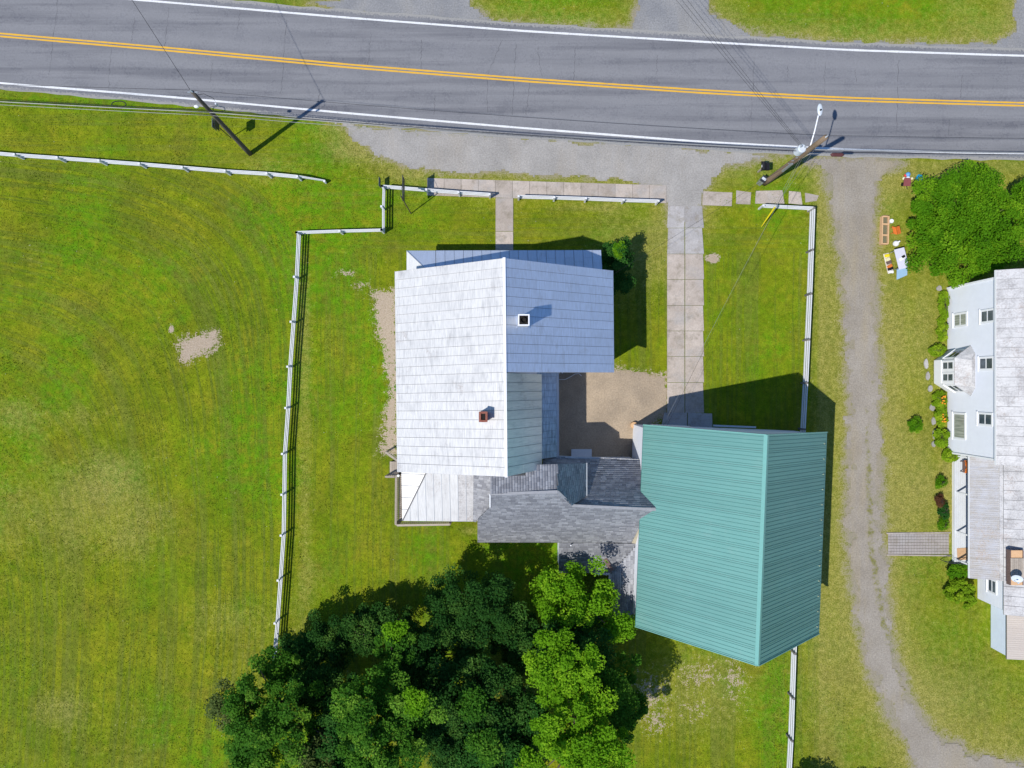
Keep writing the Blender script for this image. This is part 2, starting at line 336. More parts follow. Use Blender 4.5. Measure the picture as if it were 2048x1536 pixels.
M['sign_blue'] = simple('dark_blue_sign', (.035, .06, .13), .5, 0, .1); M['soil'] = simple('planter_soil', (.16, .15, .09), .95, 0, .4, 12); M['stone'] = mat_concrete('step_stone', (.30, .29, .27), (.40, .385, .37)); M['paver'] = mat_concrete('paver', (.29, .255, .235), (.36, .325, .30))
M['porch_floor'] = simple('pale_porch_floor', (.60, .62, .64), .6, 0, .1, 3); M['barn_white'] = M['white_siding']; M['brass'] = simple('snow_guard_metal', (.34, .38, .27), .45, .4)
M['leaf_lit'] = mat_leaf('maple_leaf', (.10, .26, .006), (.20, .41, .014), (.31, .52, .02), .35)
M['leaf_mid'] = mat_leaf('mid_green_leaf', (.030, .115, .009), (.090, .235, .016), (.20, .36, .035))
M['leaf_dark'] = mat_leaf('dark_green_leaf', (.013, .060, .009), (.036, .110, .014), (.10, .20, .03), .2)
M['leaf_olive'] = mat_leaf('olive_leaf', (.06, .095, .02), (.11, .15, .035), (.19, .22, .07), .2)
M['leaf_shrub'] = mat_leaf('shrub_leaf', (.15, .27, .010), (.25, .40, .015), (.38, .48, .03), .3)
M['leaf_bright'] = mat_leaf('bright_bush_leaf', (.06, .185, .004), (.13, .30, .008), (.22, .39, .014), .28)
M['leaf_deep'] = mat_leaf('deep_bush_leaf', (.018, .090, .014), (.042, .135, .018), (.085, .19, .03), .22); M['leaf_red'] = mat_leaf('plum_leaf', (.08, .03, .02), (.14, .07, .03), (.2, .12, .04), .2)
M['blossom'] = simple('orange_blossom', (.8, .3, .02), .7); M['bark'] = mat_wood('bark', (.06, .045, .035), (.13, .10, .08), (6, 6, 1.2))
k = NT('grass_blade'); t = k.attr('tint'); d = k.attr('dry'); c = k.mix(t, (.10, .195, .003), (.25, .28, .008)); c = k.mix(d, c, (.34, .30, .09)); M['blade'] = k.fin(c, .8, 0, .15)

# ------------------------------------------------------------------ ground areas
road_top = [(-4500, -435), (-900, -105), (-300, -50), (0, -36), (290, -14), (500, 4), (700, 20), (1042, 46), (1400, 68), (1690, 85), (2048, 97), (2600, 104), (3200, 108), (6500, 125)]
road_bot = [(-4500, -242), (-900, 88), (-300, 148), (0, 178), (342, 209), (600, 236), (700, 247), (1042, 276), (1400, 300), (1690, 315), (2048, 321), (2600, 330), (3200, 336), (6500, 353)]
g_south = [(660, 242), (760, 252), (900, 262), (1100, 277), (1300, 290), (1480, 302), (1570, 310), (1500, 326), (1450, 340), (1425, 360), (1412, 385), (1410, 412), (1404, 436), (1338, 446), (1330, 400), (1326, 370), (1200, 360), (1050, 351), (900, 347), (800, 333), (752, 312), (715, 282)]
g_drive = [(1590, 310), (1640, 342), (1652, 400), (1664, 470), (1680, 560), (1687, 700), (1690, 850), (1688, 960), (1683, 1050), (1693, 1150), (1712, 1250), (1735, 1350), (1772, 1440), (1810, 1500), (1830, 1580), (1900, 1680), (2200, 1700), (2200, 1530), (2048, 1520), (1950, 1500), (1880, 1462), (1832, 1395), (1800, 1300), (1785, 1200), (1776, 1080), (1770, 950), (1767, 800), (1762, 650), (1755, 500), (1753, 400), (1766, 350), (1810, 326), (1760, 305)]
g_north = [(620, 4), (700, -4), (780, -10), (785, -200), (935, -200), (940, 10), (985, 38), (1100, 50), (1262, 56), (1275, -10), (1285, -200), (1405, -200), (1420, 25), (1500, 66), (1700, 82), (1990, 87), (2025, 60), (2038, -200), (2180, -200), (2200, 110), (2048, 106), (1690, 94), (1400, 77), (1042, 55), (700, 30)]
d_yard = [(1100, 735), (1240, 740), (1332, 752), (1336, 800), (1330, 828), (1300, 850), (1286, 880), (1286, 930), (1100, 930)]
d_wall = [(748, 585), (792, 580), (792, 905), (765, 905), (772, 830), (785, 780), (770, 690), (752, 640)]
d_patch = [(357, 690), (378, 672), (405, 668), (432, 662), (436, 690), (412, 708), (385, 716), (368, 724)]
areas = {n: [(p.x, p.y) for p in PL(v)] for n, v in dict(south=g_south, drive=g_drive, north=g_north, yard=d_yard, wall=d_wall, patch=d_patch).items()}
road_poly = [(p.x, p.y) for p in PL(road_top + road_bot[::-1])]

def pxf(px, py): q = P(px, py); return q.x, q.y
def fields(x, y):
    w1 = (fbm(x, y, .9, 3)-.5)*1.6
    gs = np.minimum(np.minimum(sdf(x, y, areas['south']), sdf(x, y, areas['drive'])), sdf(x, y, areas['north']))
    gravel = np.clip(.5-(gs+w1*.6)/1.3, 0, 1)
    soil = np.clip(.55-(np.minimum(np.minimum(sdf(x, y, areas['wall']), sdf(x, y, areas['yard'])), sdf(x, y, areas['patch']))+w1*.35)/1.5, 0, 1)
    def gs_(px, py, rx, ry, a):
        cx, cy = pxf(px, py); return a*np.exp(-(((x-cx)*28/rx)**2+((y-cy)*28/ry)**2))
    soil = np.maximum(soil, gs_(1425, 517, 15, 11, 1.2))
    for a in [(343, 658, 6, 9, 1.0), (690, 545, 26, 10, .55), (720, 570, 24, 14, .5), (748, 590, 18, 12, .6), (1300, 1390, 60, 55, .5), (1400, 1350, 60, 40, .46), (1470, 1360, 32, 60, .48), (1310, 1440, 40, 40, .48), (1390, 1420, 60, 40, .36), (1365, 840, 20, 10, .3)]: soil = np.maximum(soil, gs_(*a))
    dry = .02+.62*np.clip((fbm(x, y, .11, 21)-.5)*2.6, 0, 1)
    for a in [(210, 960, 60, 60, .55), (40, 830, 60, 40, .5), (170, 830, 60, 30, .3), (120, 1420, 60, 45, .6), (250, 1080, 90, 50, .3), (420, 1230, 70, 60, .2), (610, 1000, 18, 320, .45), (610, 640, 14, 150, .45), (1400, 1380, 130, 110, .5),
              (1860, 640, 60, 90, .35), (1640, 700, 18, 500, .35), (1640, 1350, 60, 260, .4), (1900, 1390, 120, 70, .35), (1850, 1000, 60, 60, .15), (1895, 1000, 14, 110, .7), (1900, 370, 170, 30, .35), (1980, 530, 60, 40, .35), (700, 300, 50, 25, .5), (820, 350, 50, 20, .35), (560, 340, 70, 30, .3), (1180, 415, 80, 10, .4), (1290, 840, 30, 25, .7), (940, 1062, 25, 10, .6), (1500, 1050, 40, 10, .2)]: dry = dry+gs_(*a)
    dry = dry+.75*np.exp(-np.clip(gs, 0, None)/1.3)*(gs > -.5)+.22*(x > P(1640, 0).x)*(y < 16)
    lush = .9*np.clip((fbm(x, y, .16, 51)-.52)*5, 0, 1)
    for a in [(1552, 1420, 24, 150, 2.0), (560, 480, 70, 110, .8), (560, 205, 260, 22, .8), (120, 200, 200, 20, .7), (1450, 620, 90, 200, .35), (1130, 10, 140, 40, .7), (1700, 30, 300, 50, .6), (900, 620, 10, 10, 0), (660, 1130, 60, 90, .5), (1900, 1270, 60, 50, .6), (1940, 1400, 60, 40, .4), (1050, 1100, 120, 30, .6)]: lush = lush+gs_(*a)
    X_, Y_ = x*28+1024, 768-y*28                  # photo-scale ground coordinates
    f5 = np.interp(Y_, [471, 558, 646, 734, 815, 905, 985, 1065, 1153, 1237, 1318, 1600], [601, 597, 590.5, 584, 580, 573.5, 572.5, 571, 565, 559, 552, 530])
    dv = np.abs(f5-X_)/28; f1 = 318+(X_-48)*.076; dh = np.abs(Y_-f1)/28; kk = 6.0
    smin = -kk*np.log(np.exp(-dv/kk)+np.exp(-dh/kk)); wob = (fbm(x, y, .05, 61, 2)-.5)*1.0
    fieldm = (X_ < f5) & (Y_ > f1); front = (Y_ < 500)
    mow = np.where(fieldm, smin+wob+30, np.where(front, y+wob*.3, x+wob*.4+60)); alng = np.where(fieldm, (y-x)*.8, np.where(front, x, y))
    mstr = np.where(fieldm, np.clip(.30+.7*(fbm(x, y, .07, 71, 3)-.3)*2, .18, .8), np.where(front, .4, .55))
    rest = (X_ > 1640); mstr = np.where(rest, .25, mstr); ns = mow; ew = alng
    return gravel, soil, np.clip(dry, 0, 1), np.clip(lush, 0, 1), mow, alng, mstr, gs

def set_attr(me, name, arr, dom='POINT'):
    a = me.attributes.new(name, 'FLOAT', dom); a.data.foreach_set('value', np.asarray(arr, dtype=np.float32).ravel())
def np_mesh(name, V, F, mat):
    V = np.asarray(V, np.float32); F = np.asarray(F, np.int32); m = bpy.data.meshes.new(name); n = F.shape[1]
    m.vertices.add(len(V)); m.vertices.foreach_set('co', V.ravel()); m.loops.add(F.size); m.loops.foreach_set('vertex_index', F.ravel())
    m.polygons.add(len(F)); m.polygons.foreach_set('loop_start', np.arange(0, F.size, n, dtype=np.int32))
    try: m.polygons.foreach_set('loop_total', np.full(len(F), n, dtype=np.int32))
    except Exception: pass
    m.update(calc_edges=True); m.materials.append(mat); return m
def link(name, me, parent=None):
    o = bpy.data.objects.new(name, me); col.objects.link(o)
    if parent: o.parent = parent
    return o

xs = np.concatenate([[-900, -400, -200, -110, -70, -52], np.arange(-42, 42.01, .2), [52, 70, 110, 200, 400, 900]])
ys = np.concatenate([[-900, -400, -200, -110, -70, -45], np.arange(-33, 33.01, .2), [45, 70, 110, 200, 400, 900]])
X, Y = np.meshgrid(xs, ys); nx, ny = len(xs), len(ys)
gf = fields(X.ravel(), Y.ravel())
Z = (fbm(X.ravel(), Y.ravel(), .5, 77)-.5)*.03-.015
V = np.stack([X.ravel(), Y.ravel(), Z], 1)
I = (np.arange(ny-1)[:, None]*nx+np.arange(nx-1)[None, :]).ravel(); F = np.stack([I, I+1, I+nx+1, I+nx], 1)
me = np_mesh('ground', V, F, M['lawn'])
for nme, arr in zip(('gravel', 'soil', 'dry', 'lush', 'mow', 'alng', 'mstr'), gf[:7]): set_attr(me, nme, arr)
tag(link('ground', me), kind='structure')

# gravel / dirt sheets: grid cells inside a noise-roughened outline
def sheet(name, poly, mat, z, step=.14, rough=.55, mar=0.0, seed=1, mid=None):
    P_ = np.array(poly); x0, y0 = P_.min(0)-.5; x1, y1 = P_.max(0)+.5; x0 = max(x0, -44); x1 = min(x1, 44); y0 = max(y0, -34); y1 = min(y1, 34)
    gx = np.arange(x0, x1, step); gy = np.arange(y0, y1, step); A, B = np.meshgrid(gx, gy)
    d = sdf(A, B, poly)+(fbm(A, B, 1.1, seed, 4)-.5)*rough*2+mar
    n = len(gx); keep = (d[:-1, :-1] < 0) & (d[1:, :-1] < 0) & (d[:-1, 1:] < 0) & (d[1:, 1:] < 0)
    I = (np.arange(len(gy)-1)[:, None]*n+np.arange(n-1)[None, :])[keep]
    F = np.stack([I, I+1, I+n+1, I+n], 1); u, inv = np.unique(F, return_inverse=True); F = inv.reshape(-1, 4)
    me = np_mesh(name, np.stack([A.ravel()[u], B.ravel()[u], np.full(len(u), z)], 1), F, mat)
    e = np.clip(.60+d.ravel()[u]/1.6, 0, 1)
    if mid is not None:
        ax_, ay_ = A.ravel()[u], B.ravel()[u]; dm = np.full(ax_.shape, 9.)
        for (p, q) in zip(mid[:-1], mid[1:]):
            ex, ey = q.x-p.x, q.y-p.y; t = np.clip(((ax_-p.x)*ex+(ay_-p.y)*ey)/(ex*ex+ey*ey), 0, 1); dm = np.minimum(dm, np.hypot(ax_-p.x-t*ex, ay_-p.y-t*ey))
        e = np.maximum(e, .72*np.exp(-(dm/.45)**2)*np.clip((8-ay_)/14, .35, 1))
    set_attr(me, 'edge', e); return tag(link(name, me), kind='structure')
sheet('gravel_shoulder', areas['south'], M['gravel'], .008, seed=5)
sheet('driveway', areas['drive'], M['drive'], .012, rough=.9, seed=9, mar=.35, mid=PL([(1722, 420), (1728, 560), (1733, 760), (1736, 900), (1742, 1100), (1768, 1250), (1806, 1370), (1858, 1450), (1940, 1500)]))
sheet('gravel_verge', areas['north'], M['gravel_n'], .010, rough=.35, seed=13)
sheet('dirt_yard', areas['yard'], M['dirt'], .009, rough=.3, seed=17)

# road: a strip grid with lane markings
def interp(pl, n=430):
    pl = PL(pl); xs_ = np.array([p.x for p in pl]); ys_ = np.array([p.y for p in pl]); t = np.linspace(xs_[0], xs_[-1], n)
    yv = np.interp(t, xs_, ys_); ker = np.ones(9)/9; yv2 = np.convolve(np.pad(yv, 4, mode='edge'), ker, 'valid'); return t, yv2
tx, ty = interp(road_top); bx_, by_ = interp(road_bot); m_ = 25
Vr = []; wh = []; ed = []
for i in range(len(tx)):
    for j in range(m_):
        t = j/(m_-1); y = by_[i]*(1-t)+ty[i]*t; xx = bx_[i]*(1-t)+tx[i]*t
        jt = 0
        if j in (0, m_-1): jt = (random.random()-.5)*.16
        Vr.append((xx, y+jt, .016)); vm = (t-.5)*2
        lane = abs(abs(vm)*4.2-1.75); wh.append(max(0, 1-abs(lane-.85)/.55)); ed.append(max(0, abs(vm)-.86)/.14)
I = (np.arange(len(tx)-1)[:, None]*m_+np.arange(m_-1)[None, :]).ravel()
me = np_mesh('road', Vr, np.stack([I, I+m_, I+m_+1, I+1], 1), M['asphalt']); set_attr(me, 'wheel', wh); set_attr(me, 'edge', ed)
road = tag(link('road', me), kind='structure')
def stripe(name, pl, wd, mat, off=0.0, z=.021):
    t, y = interp(pl, 800); mb = MB(); 
    for i in range(len(t)-1):
        dx, dy = t[i+1]-t[i], y[i+1]-y[i]; L = math.hypot(dx, dy); n0 = Vector((-dy/L, dx/L, 0))
        a = Vector((t[i], y[i], z))+n0*off; b = Vector((t[i+1], y[i+1], z))+n0*off
        if i == 0: mb.v += [tuple(a-n0*wd/2), tuple(a+n0*wd/2)]
        j = random.uniform(-.008, .008); mb.v += [tuple(b-n0*(wd/2+j)), tuple(b+n0*(wd/2+j))]; k_ = len(mb.v); mb.f.append((k_-4, k_-2, k_-1, k_-3))
    return mb.build(name, mat, road)
wt = [(-4500, -414), (-900, -84), (-300, -36), (0, -22), (290, 1), (500, 19), (700, 36), (1042, 62), (1400, 83.5), (1690, 100), (2048, 112), (2600, 120), (3200, 124), (6500, 141)]
yl = [(-4500, -340), (-900, -10), (-300, 42), (0, 70), (341, 99), (700, 132.5), (1042, 159.5), (1400, 183), (1690, 198.5), (2048, 209), (2600, 217), (3200, 222), (6500, 239)]
wb = [(-4500, -252), (-900, 78), (-300, 136), (0, 166.5), (342, 194), (700, 227), (1042, 256), (1400, 283.5), (1690, 299), (2048, 309), (2600, 318), (3200, 324), (6500, 341)]
stripe('edge_line', wt, .14, M['white_line']); stripe('edge_line', wb, .14, M['white_line'])
stripe('centre_line', yl, .12, M['yellow_line'], .105); stripe('centre_line', yl, .12, M['yellow_line'], -.105)
# transverse cracks
mb = MB()
for (x0, y0, x1, y1) in [(116, 0, 98, 150), (338, 15, 330, 95), (222, 95, 217, 180), (573, 40, 562, 185), (425, 125, 420, 165), (1005, 80, 975, 150), (975, 150, 974, 225), (1032, 85, 1028, 155), (1028, 155, 1025, 230), (1075, 95, 1085, 155), (1060, 160, 1052, 230), (1151, 95, 1148, 160), (1315, 110, 1313, 150), (1508, 115, 1502, 255), (1576, 130, 1576, 155), (1797, 120, 1793, 270), (1925, 150, 1920, 195), (742, 65, 736, 130), (843, 80, 842, 140), (480, 20, 475, 60), (1650, 125, 1648, 185), (1710, 140, 1713, 165), (1900, 240, 1897, 270), (870, 190, 868, 230), (270, 35, 262, 85), (640, 175, 636, 222)]:
    n = 14; pts = []
    for i in range(n+1):
        t = i/n; q = P(x0+(x1-x0)*t+random.uniform(-1.6, 1.6), y0+(y1-y0)*t, .0185); pts.append(q)
    for i in range(n):
        wd = random.uniform(.004, .018); mb.quad(pts[i]-Vector((wd, 0, 0)), pts[i]+Vector((wd, 0, 0)), pts[i+1]+Vector((wd*.9, 0, 0)), pts[i+1]-Vector((wd*.9, 0, 0)))
mb.build('crack_line', M['crack'], road, kind='stuff')

# concrete slabs
def slabs(parent, quads, mat, z0=-.05, z1=.035):
    for q in quads:
        b = [Vector((p[0], p[1], z0)) for p in q]; dz = random.uniform(-.006, .008); c = sum(b, Vector())/4
        b = [c+(p-c)*.985 for p in b]; t = [Vector((p.x, p.y, z1+dz+random.uniform(-.004, .004))) for p in b]
        MB().hexa(b, t).build('slab', mat, parent)
def structure_empty(name):
    o = bpy.data.objects.new(name, None); col.objects.link(o); o['kind'] = 'structure'; return o
sw = structure_empty('sidewalk')
q = []
for i in range(14):
    xa, xb = 854+34.2*i, 854+34.2*(i+1); yt = lambda x: 356+(x-854)*.031; yb = lambda x: 391+(x-854)*.033
    q.append(PL([(xa, yb(xa)), (xb, yb(xb)), (xb, yt(xb)), (xa, yt(xa))]))
slabs(sw, q, M['concrete'])
q = [PL([(a+random.uniform(-2, 2), b+random.uniform(-2, 2)) for a, b in v]) for v in ([(1405, 410), (1465, 411), (1465, 386), (1405, 384)], [(1470, 407), (1502, 408), (1502, 383), (1472, 381)], [(1508, 409), (1568, 409), (1566, 382), (1510, 382)], [(1576, 408), (1604, 409), (1603, 384), (1577, 383)], [(1610, 406), (1634, 400), (1636, 389), (1610, 385)])]
slabs(sw, q, M['concrete'], z1=.014)
fw = structure_empty('front_path')
ysp = [397, 396, 463, 526]
slabs(fw, [PL([(991, b), (1026.5, b), (1026.5, a), (991, a)]) for a, b in zip(ysp[1:-1], ysp[2:])] + [PL([(991, 560), (1026, 560), (1026, 527), (991, 527)])], M['concrete'])
cw = structure_empty('concrete_walk')
rows = [412, 456, 508, 559, 611, 662, 713, 765, 826]; q = []
for a, b in zip(rows[:-1], rows[1:]):
    q.append(PL([(1334, b), (1369, b), (1369, a), (1334+(2 if a < 500 else 0), a)])); q.append(PL([(1370, b), (1408, b), (1406 if a > 500 else 1404, a), (1370, a)]))
slabs(cw, q[:4], M['concrete_g'], z1=.016); slabs(cw, q[4:], M['concrete'])
slabs(cw, [PL([(1320, 862), (1374, 862), (1374, 825), (1328, 825)]), PL([(1375, 862), (1425, 862), (1424, 827), (1375, 825)])], M['concrete_g'], z1=.06)

# ------------------------------------------------------------------ roof helpers
def bil(A, B, C, D, u, v):     # A,B on the ridge (u), D,C on the eave; v down the slope
    return (A*(1-u)+B*u)*(1-v)+(D*(1-u)+C*u)*v
def nrm(A, B, C, D):
    n = (B-A).cross(D-A).normalized(); return n if n.z > 0 else -n
def panel_roof(parent, A, B, C, D, nu, vs_, mat, gap=.012, th=.022, stagger=True, deck=True, name='roof_panel', seam=True, dm='deck_light'):
    A, B, C, D = map(Vector, (A, B, C, D)); n = nrm(A, B, C, D); Lu = (B-A).length; Lv = (D-A).length
    if deck: MB().hexa([A-n*.10, B-n*.10, C-n*.10, D-n*.10], [A-n*.004, B-n*.004, C-n*.004, D-n*.004]).build('roof_deck', M[dm], parent)
    for i in range(nu):
        u0, u1 = i/nu, (i+1)/nu; gu = gap/Lu
        cuts = [0]+[min(.96, max(.04, c+((.08 if i % 2 else -.04)+random.uniform(-.03, .03) if stagger else 0))) for c in vs_]+[1]
        for a, b in zip(cuts[:-1], cuts[1:]):
            gv = gap*.18/Lv; lift = random.uniform(0, .004)
            qs = [bil(A, B, C, D, u0+gu, a+gv), bil(A, B, C, D, u1-gu, a+gv), bil(A, B, C, D, u1-gu, b-gv), bil(A, B, C, D, u0+gu, b-gv)]
            mb = MB().hexa([p+n*lift for p in qs], [p+n*(th+lift) for p in qs])
            if seam:   # raised lock along one long edge
                d = (qs[1]-qs[0]).normalized()*.02
                mb.hexa([qs[0]+n*(th+lift), qs[0]+d+n*(th+lift), qs[3]+d+n*(th+lift), qs[3]+n*(th+lift)], [qs[0]+n*(th+lift+.016), qs[0]+d+n*(th+lift+.016), qs[3]+d+n*(th+lift+.016), qs[3]+n*(th+lift+.016)])
            mb.build(name, mat, parent)
def rib_roof(parent, A, B, C, D, npan, ribs, mat, ribmat, rh=.03, name='roof_panel', rw=.05):
    A, B, C, D = map(Vector, (A, B, C, D)); n = nrm(A, B, C, D)
    MB().hexa([A-n*.12, B-n*.12, C-n*.12, D-n*.12], [A-n*.004, B-n*.004, C-n*.004, D-n*.004]).build('roof_deck', M['deck_dark'], parent)
    Lu = (B-A).length
    for i in range(npan):
        u0, u1 = i/npan+.0006, (i+1)/npan-.0006; qs = [bil(A, B, C, D, u0, 0), bil(A, B, C, D, u1, 0), bil(A, B, C, D, u1, 1), bil(A, B, C, D, u0, 1)]
        p = MB().hexa(qs, [x+n*.02 for x in qs]).build(name, mat, parent); mb = MB()
        for j in range(ribs):
            uc = (i+(j+.5)/ribs)/npan; h = rw/Lu/2; b = [bil(A, B, C, D, uc-h, 0), bil(A, B, C, D, uc+h, 0), bil(A, B, C, D, uc+h, 1), bil(A, B, C, D, uc-h, 1)]
            t = [bil(A, B, C, D, uc-h*.5, 0), bil(A, B, C, D, uc+h*.5, 0), bil(A, B, C, D, uc+h*.5, 1), bil(A, B, C, D, uc-h*.5, 1)]
            mb.hexa([x+n*.021 for x in b], [x+n*(.021+rh) for x in t])
        mb.build('rib', ribmat, p)
def shingle_plane(parent, poly, down, name='shingles', expo=.155, tabw=.34, mat='shingle'):
    poly = [Vector(p) for p in poly]; n = Vector((0, 0, 0)); c = sum(poly, Vector())/len(poly)
    for i in range(len(poly)): n += (poly[i]-c).cross(poly[(i+1) % len(poly)]-c)
    n.normalize(); n = n if n.z > 0 else -n
    dn = Vector(down); dn = (dn-n*dn.dot(n)).normalized(); ac = n.cross(dn).normalized()
    uv = [((p-c).dot(ac), (p-c).dot(dn)) for p in poly]
    MB().prism([p-n*.09 for p in poly], n*.085).build('roof_deck', M['deck_dark'], parent)
    us = [a for a, b in uv]; vs2 = [b for a, b in uv]; V = []; F = []; T = []
    r = 0; v = min(vs2)+expo
    while v < max(vs2)+expo*.8:
        vt, vb = v-expo*1.05, min(v, max(vs2)); cv = max(min(v-expo*.5, max(vs2)-.004), min(vs2)+.004); hit = []
        for i in range(len(uv)):
            (x1, y1), (x2, y2) = uv[i], uv[(i+1) % len(uv)]
            if (y1 > cv) != (y2 > cv): hit.append((x2-x1)*(cv-y1)/(y2-y1)+x1)
        hit.sort()
        for a0, a1 in zip(hit[::2], hit[1::2]):
            u = a0-random.random()*tabw*.9-(r % 3)*tabw/3
            while u < a1:
                wd = tabw*random.choice((.7, 1.0, 1.0, 1.25)); ua, ub = max(u, a0), min(u+wd, a1); u += wd
                if ub-ua < .03: continue
                g = .005; lo = .009+random.uniform(0, .010)
                def pt(a, b, h): return c+ac*a+dn*b+n*h
                i0 = len(V); V += [tuple(pt(*q)) for q in ((ua+g, vt, .002), (ub-g, vt, .002), (ub-g, vb, lo), (ua+g, vb, lo), (ub-g, vb, 0), (ua+g, vb, 0))]
                F += [(i0, i0+1, i0+2, i0+3), (i0+3, i0+2, i0+4, i0+5)]; t = random.random(); T += [t, t]
        v += expo; r += 1
    off = parent_loc(parent); V = np.array(V)-np.array(off)
    me = np_mesh(name, V, F, M[mat]); set_attr(me, 'tint', T, 'FACE'); o = link(name, me, parent); o['kind'] = 'stuff'; return o
def clapboard(parent, a, b, z0, z1, mat, out, name='siding', course=.14, top=None):
    a = Vector(a); b = Vector(b); out = Vector(out); n = max(1, int((z1-z0)/course)); h = (z1-z0)/n; mb = MB()
    for i in range(n):
        za, zb = z0+i*h, z0+(i+1)*h
        p = [Vector((q.x, q.y, za))+out*.022 for q in (a, b)]; t = [Vector((q.x, q.y, zb))+out*.004 for q in (b, a)]
        mb.quad(p[0], p[1], t[0], t[1]); mb.quad(Vector((a.x, a.y, za))+out*.002, Vector((b.x, b.y, za))+out*.002, p[1], p[0])
    return mb.build(name, mat, parent)
def window(parent, c, wd, ht, ax, out, sashes=2, glass='glass', vert=True, mat='white_trim'):
    """c centre on the wall, ax horizontal axis along the wall, out wall normal"""
    c = Vector(c); ax = Vector(ax); out = Vector(out); up = Vector((0, 0, 1)) if abs(out.z) < .5 else ax.cross(out)
    def bar(p, w_, h_, d0, d1):
        b = [p+ax*sx*w_/2+up*sy*h_/2+out*d0 for sx, sy in ((-1, -1), (1, -1), (1, 1), (-1, 1))]; t = [q+out*(d1-d0) for q in b]; return b, t
    f = MB(); tw = .10
    for s in (-1, 1):
        f.hexa(*bar(c+ax*s*(wd/2+tw/2), tw, ht+2*tw, .0, .055)); f.hexa(*bar(c+up*s*(ht/2+tw/2), wd, tw, .0, .05))
    wo_ = f.build('window', M[mat], parent)
    sb = MB(); sb.hexa(*bar(c-up*(ht/2+tw+.02), wd+.3, .05, .03, .10)); sb.build('sill', M[mat], wo_)
    for k_ in range(sashes):
        hh = ht/sashes; p = c+up*(-ht/2+hh*(k_+.5)); d = .012+.014*k_
        MB().hexa(*bar(p, wd-.06, hh-.07, .022, .028+d*.2)).build('pane', M[glass], wo_)
        fr = MB(); s_ = .035
        for s in (-1, 1):
            fr.hexa(*bar(p+ax*s*(wd/2-s_/2), s_, hh, .024, .04+d*.2)); fr.hexa(*bar(p+up*s*(hh/2-s_/2), wd-2*s_, s_, .024, .041+d*.2))
        fr.build('sash', M[mat], wo_)
    return wo_

# ------------------------------------------------------------------ main white farmhouse
H = thing('farmhouse', 'white farmhouse with pale weathered metal roof and two chimneys', 'house', (-.5, 1, 0))
zr, ze = 9.59, 5.44
RN, RS, RM = Vector((-.46, 7.27, zr)), Vector((-.34, -5.36, zr)), Vector((-.41, .68, zr))
NW, SW_ = Vector((-7.45, 7.16, ze)), Vector((-7.30, -5.6, ze)); NE, SE = Vector((6.43, 7.22, ze)), Vector((6.49, .73, ze))
panel_roof(H, RN, RS, SW_, NW, 23, [.2, .42, .66, .86], M['roof_white'])
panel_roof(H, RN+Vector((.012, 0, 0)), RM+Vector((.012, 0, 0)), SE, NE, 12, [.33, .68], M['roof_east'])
EM, ES = Vector((1.85, .62, 6.0)), Vector((1.87, -5.36, 6.0))
panel_roof(H, RM+Vector((.012, -.03, -.01)), RS+Vector((.012, 0, -.01)), ES, EM, 11, [.5], M['roof_steep'])
MB().beam(RN+Vector((0, .03, .035)), RS+Vector((0, -.03, .035)), .16, .035).build('ridge_cap', M['white_trim'], H)
def gablebody(pts2, y0, y1): return MB().prism([(x, y0, z) for x, z in pts2], (0, y1-y0, 0))
gablebody([(-7.0, 0), (6.0, 0), (6.0, 5.3), (-.46, 9.2), (-7.0, 5.25)], .98, 6.9).build('wall', M['white_siding'], H)
gablebody([(-6.95, 0), (1.55, 0), (1.55, 6.2), (-.4, 9.2), (-6.95, 5.25)], -5.15, .975).build('wall', M['white_siding'], H)
clapboard(H, (-7.0, 6.9, 0), (6.0, 6.9, 0), .4, 5.2, M['white_siding'], (0, 1, 0)); clapboard(H, (6.0, .98, 0), (6.0, 6.9, 0), .4, 5.2, M['white_siding'], (1, 0, 0)); clapboard(H, (-7.0, -5.1, 0), (-7.0, 6.9, 0), .4, 5.1, M['white_siding'], (-1, 0, 0))
for y_ in (2.4, 5.2):
    for z_ in (1.6, 4.1): window(H, (6.03, y_, z_), .85, 1.4, (0, 1, 0), (1, 0, 0)); window(H, (-7.03, y_-4, z_), .85, 1.4, (0, -1, 0), (-1, 0, 0))
for x_ in (-5, -1.8, 1.2, 4.2):
    window(H, (x_, 6.93, 4.55), .85, 1.2, (-1, 0, 0), (0, 1, 0))
# fascia boards
for a, b in ((NW, SW_), (NE, SE), (EM, ES)):
    MB().beam(a+Vector((0, 0, -.09)), b+Vector((0, 0, -.09)), .03, .17).build('fascia', M['white_trim'], H)
# chimneys
c1 = P(1047.5, 640, 10.3); s_ = .31; ch = thing('chimney_tmp', 'x', 'x') if False else None
cb = MB().box((c1.x, c1.y, 9.3), (.56, .56, 1.9)).build('chimney', M['cream_metal'], H, label='square cream chimney with black flue')
mb = MB()
for s in (-1, 1): mb.box((c1.x+s*.29, c1.y, 10.3), (.07, .65, .12)); mb.box((c1.x, c1.y+s*.29, 10.3), (.505, .07, .12))
mb.build('chimney_cap', M['white_trim'], cb); MB().box((c1.x, c1.y, 10.262), (.5, .5, .02)).build('cap_plate', M['flue'], cb)
n = 14; mb = MB(); mb.tube([(c1.x, c1.y, 10.265), (c1.x, c1.y, 10.38)], .17, n, cap=False); mb.tube([(c1.x, c1.y, 10.38), (c1.x, c1.y, 10.275)], .14, n, cap=False); mb.build('flue', M['dark_metal'], cb)
MB().box((c1.x, c1.y, 9.0), (.86, .72, .05), tilt=(0, R(31))).build('flashing', M['roof_east'], cb)
c2 = P(966.5, 833.5, 9.8)
cb = MB().box((c2.x, c2.y, 9.2), (.42, .54, 1.2)).build('chimney', M['brick'], H, label='narrow red brick chimney')
mb = MB()
for s in (-1, 1): mb.box((c2.x+s*.185, c2.y, 9.86), (.12, .60, .1)); mb.box((c2.x, c2.y+s*.245, 9.86), (.246, .12, .1))
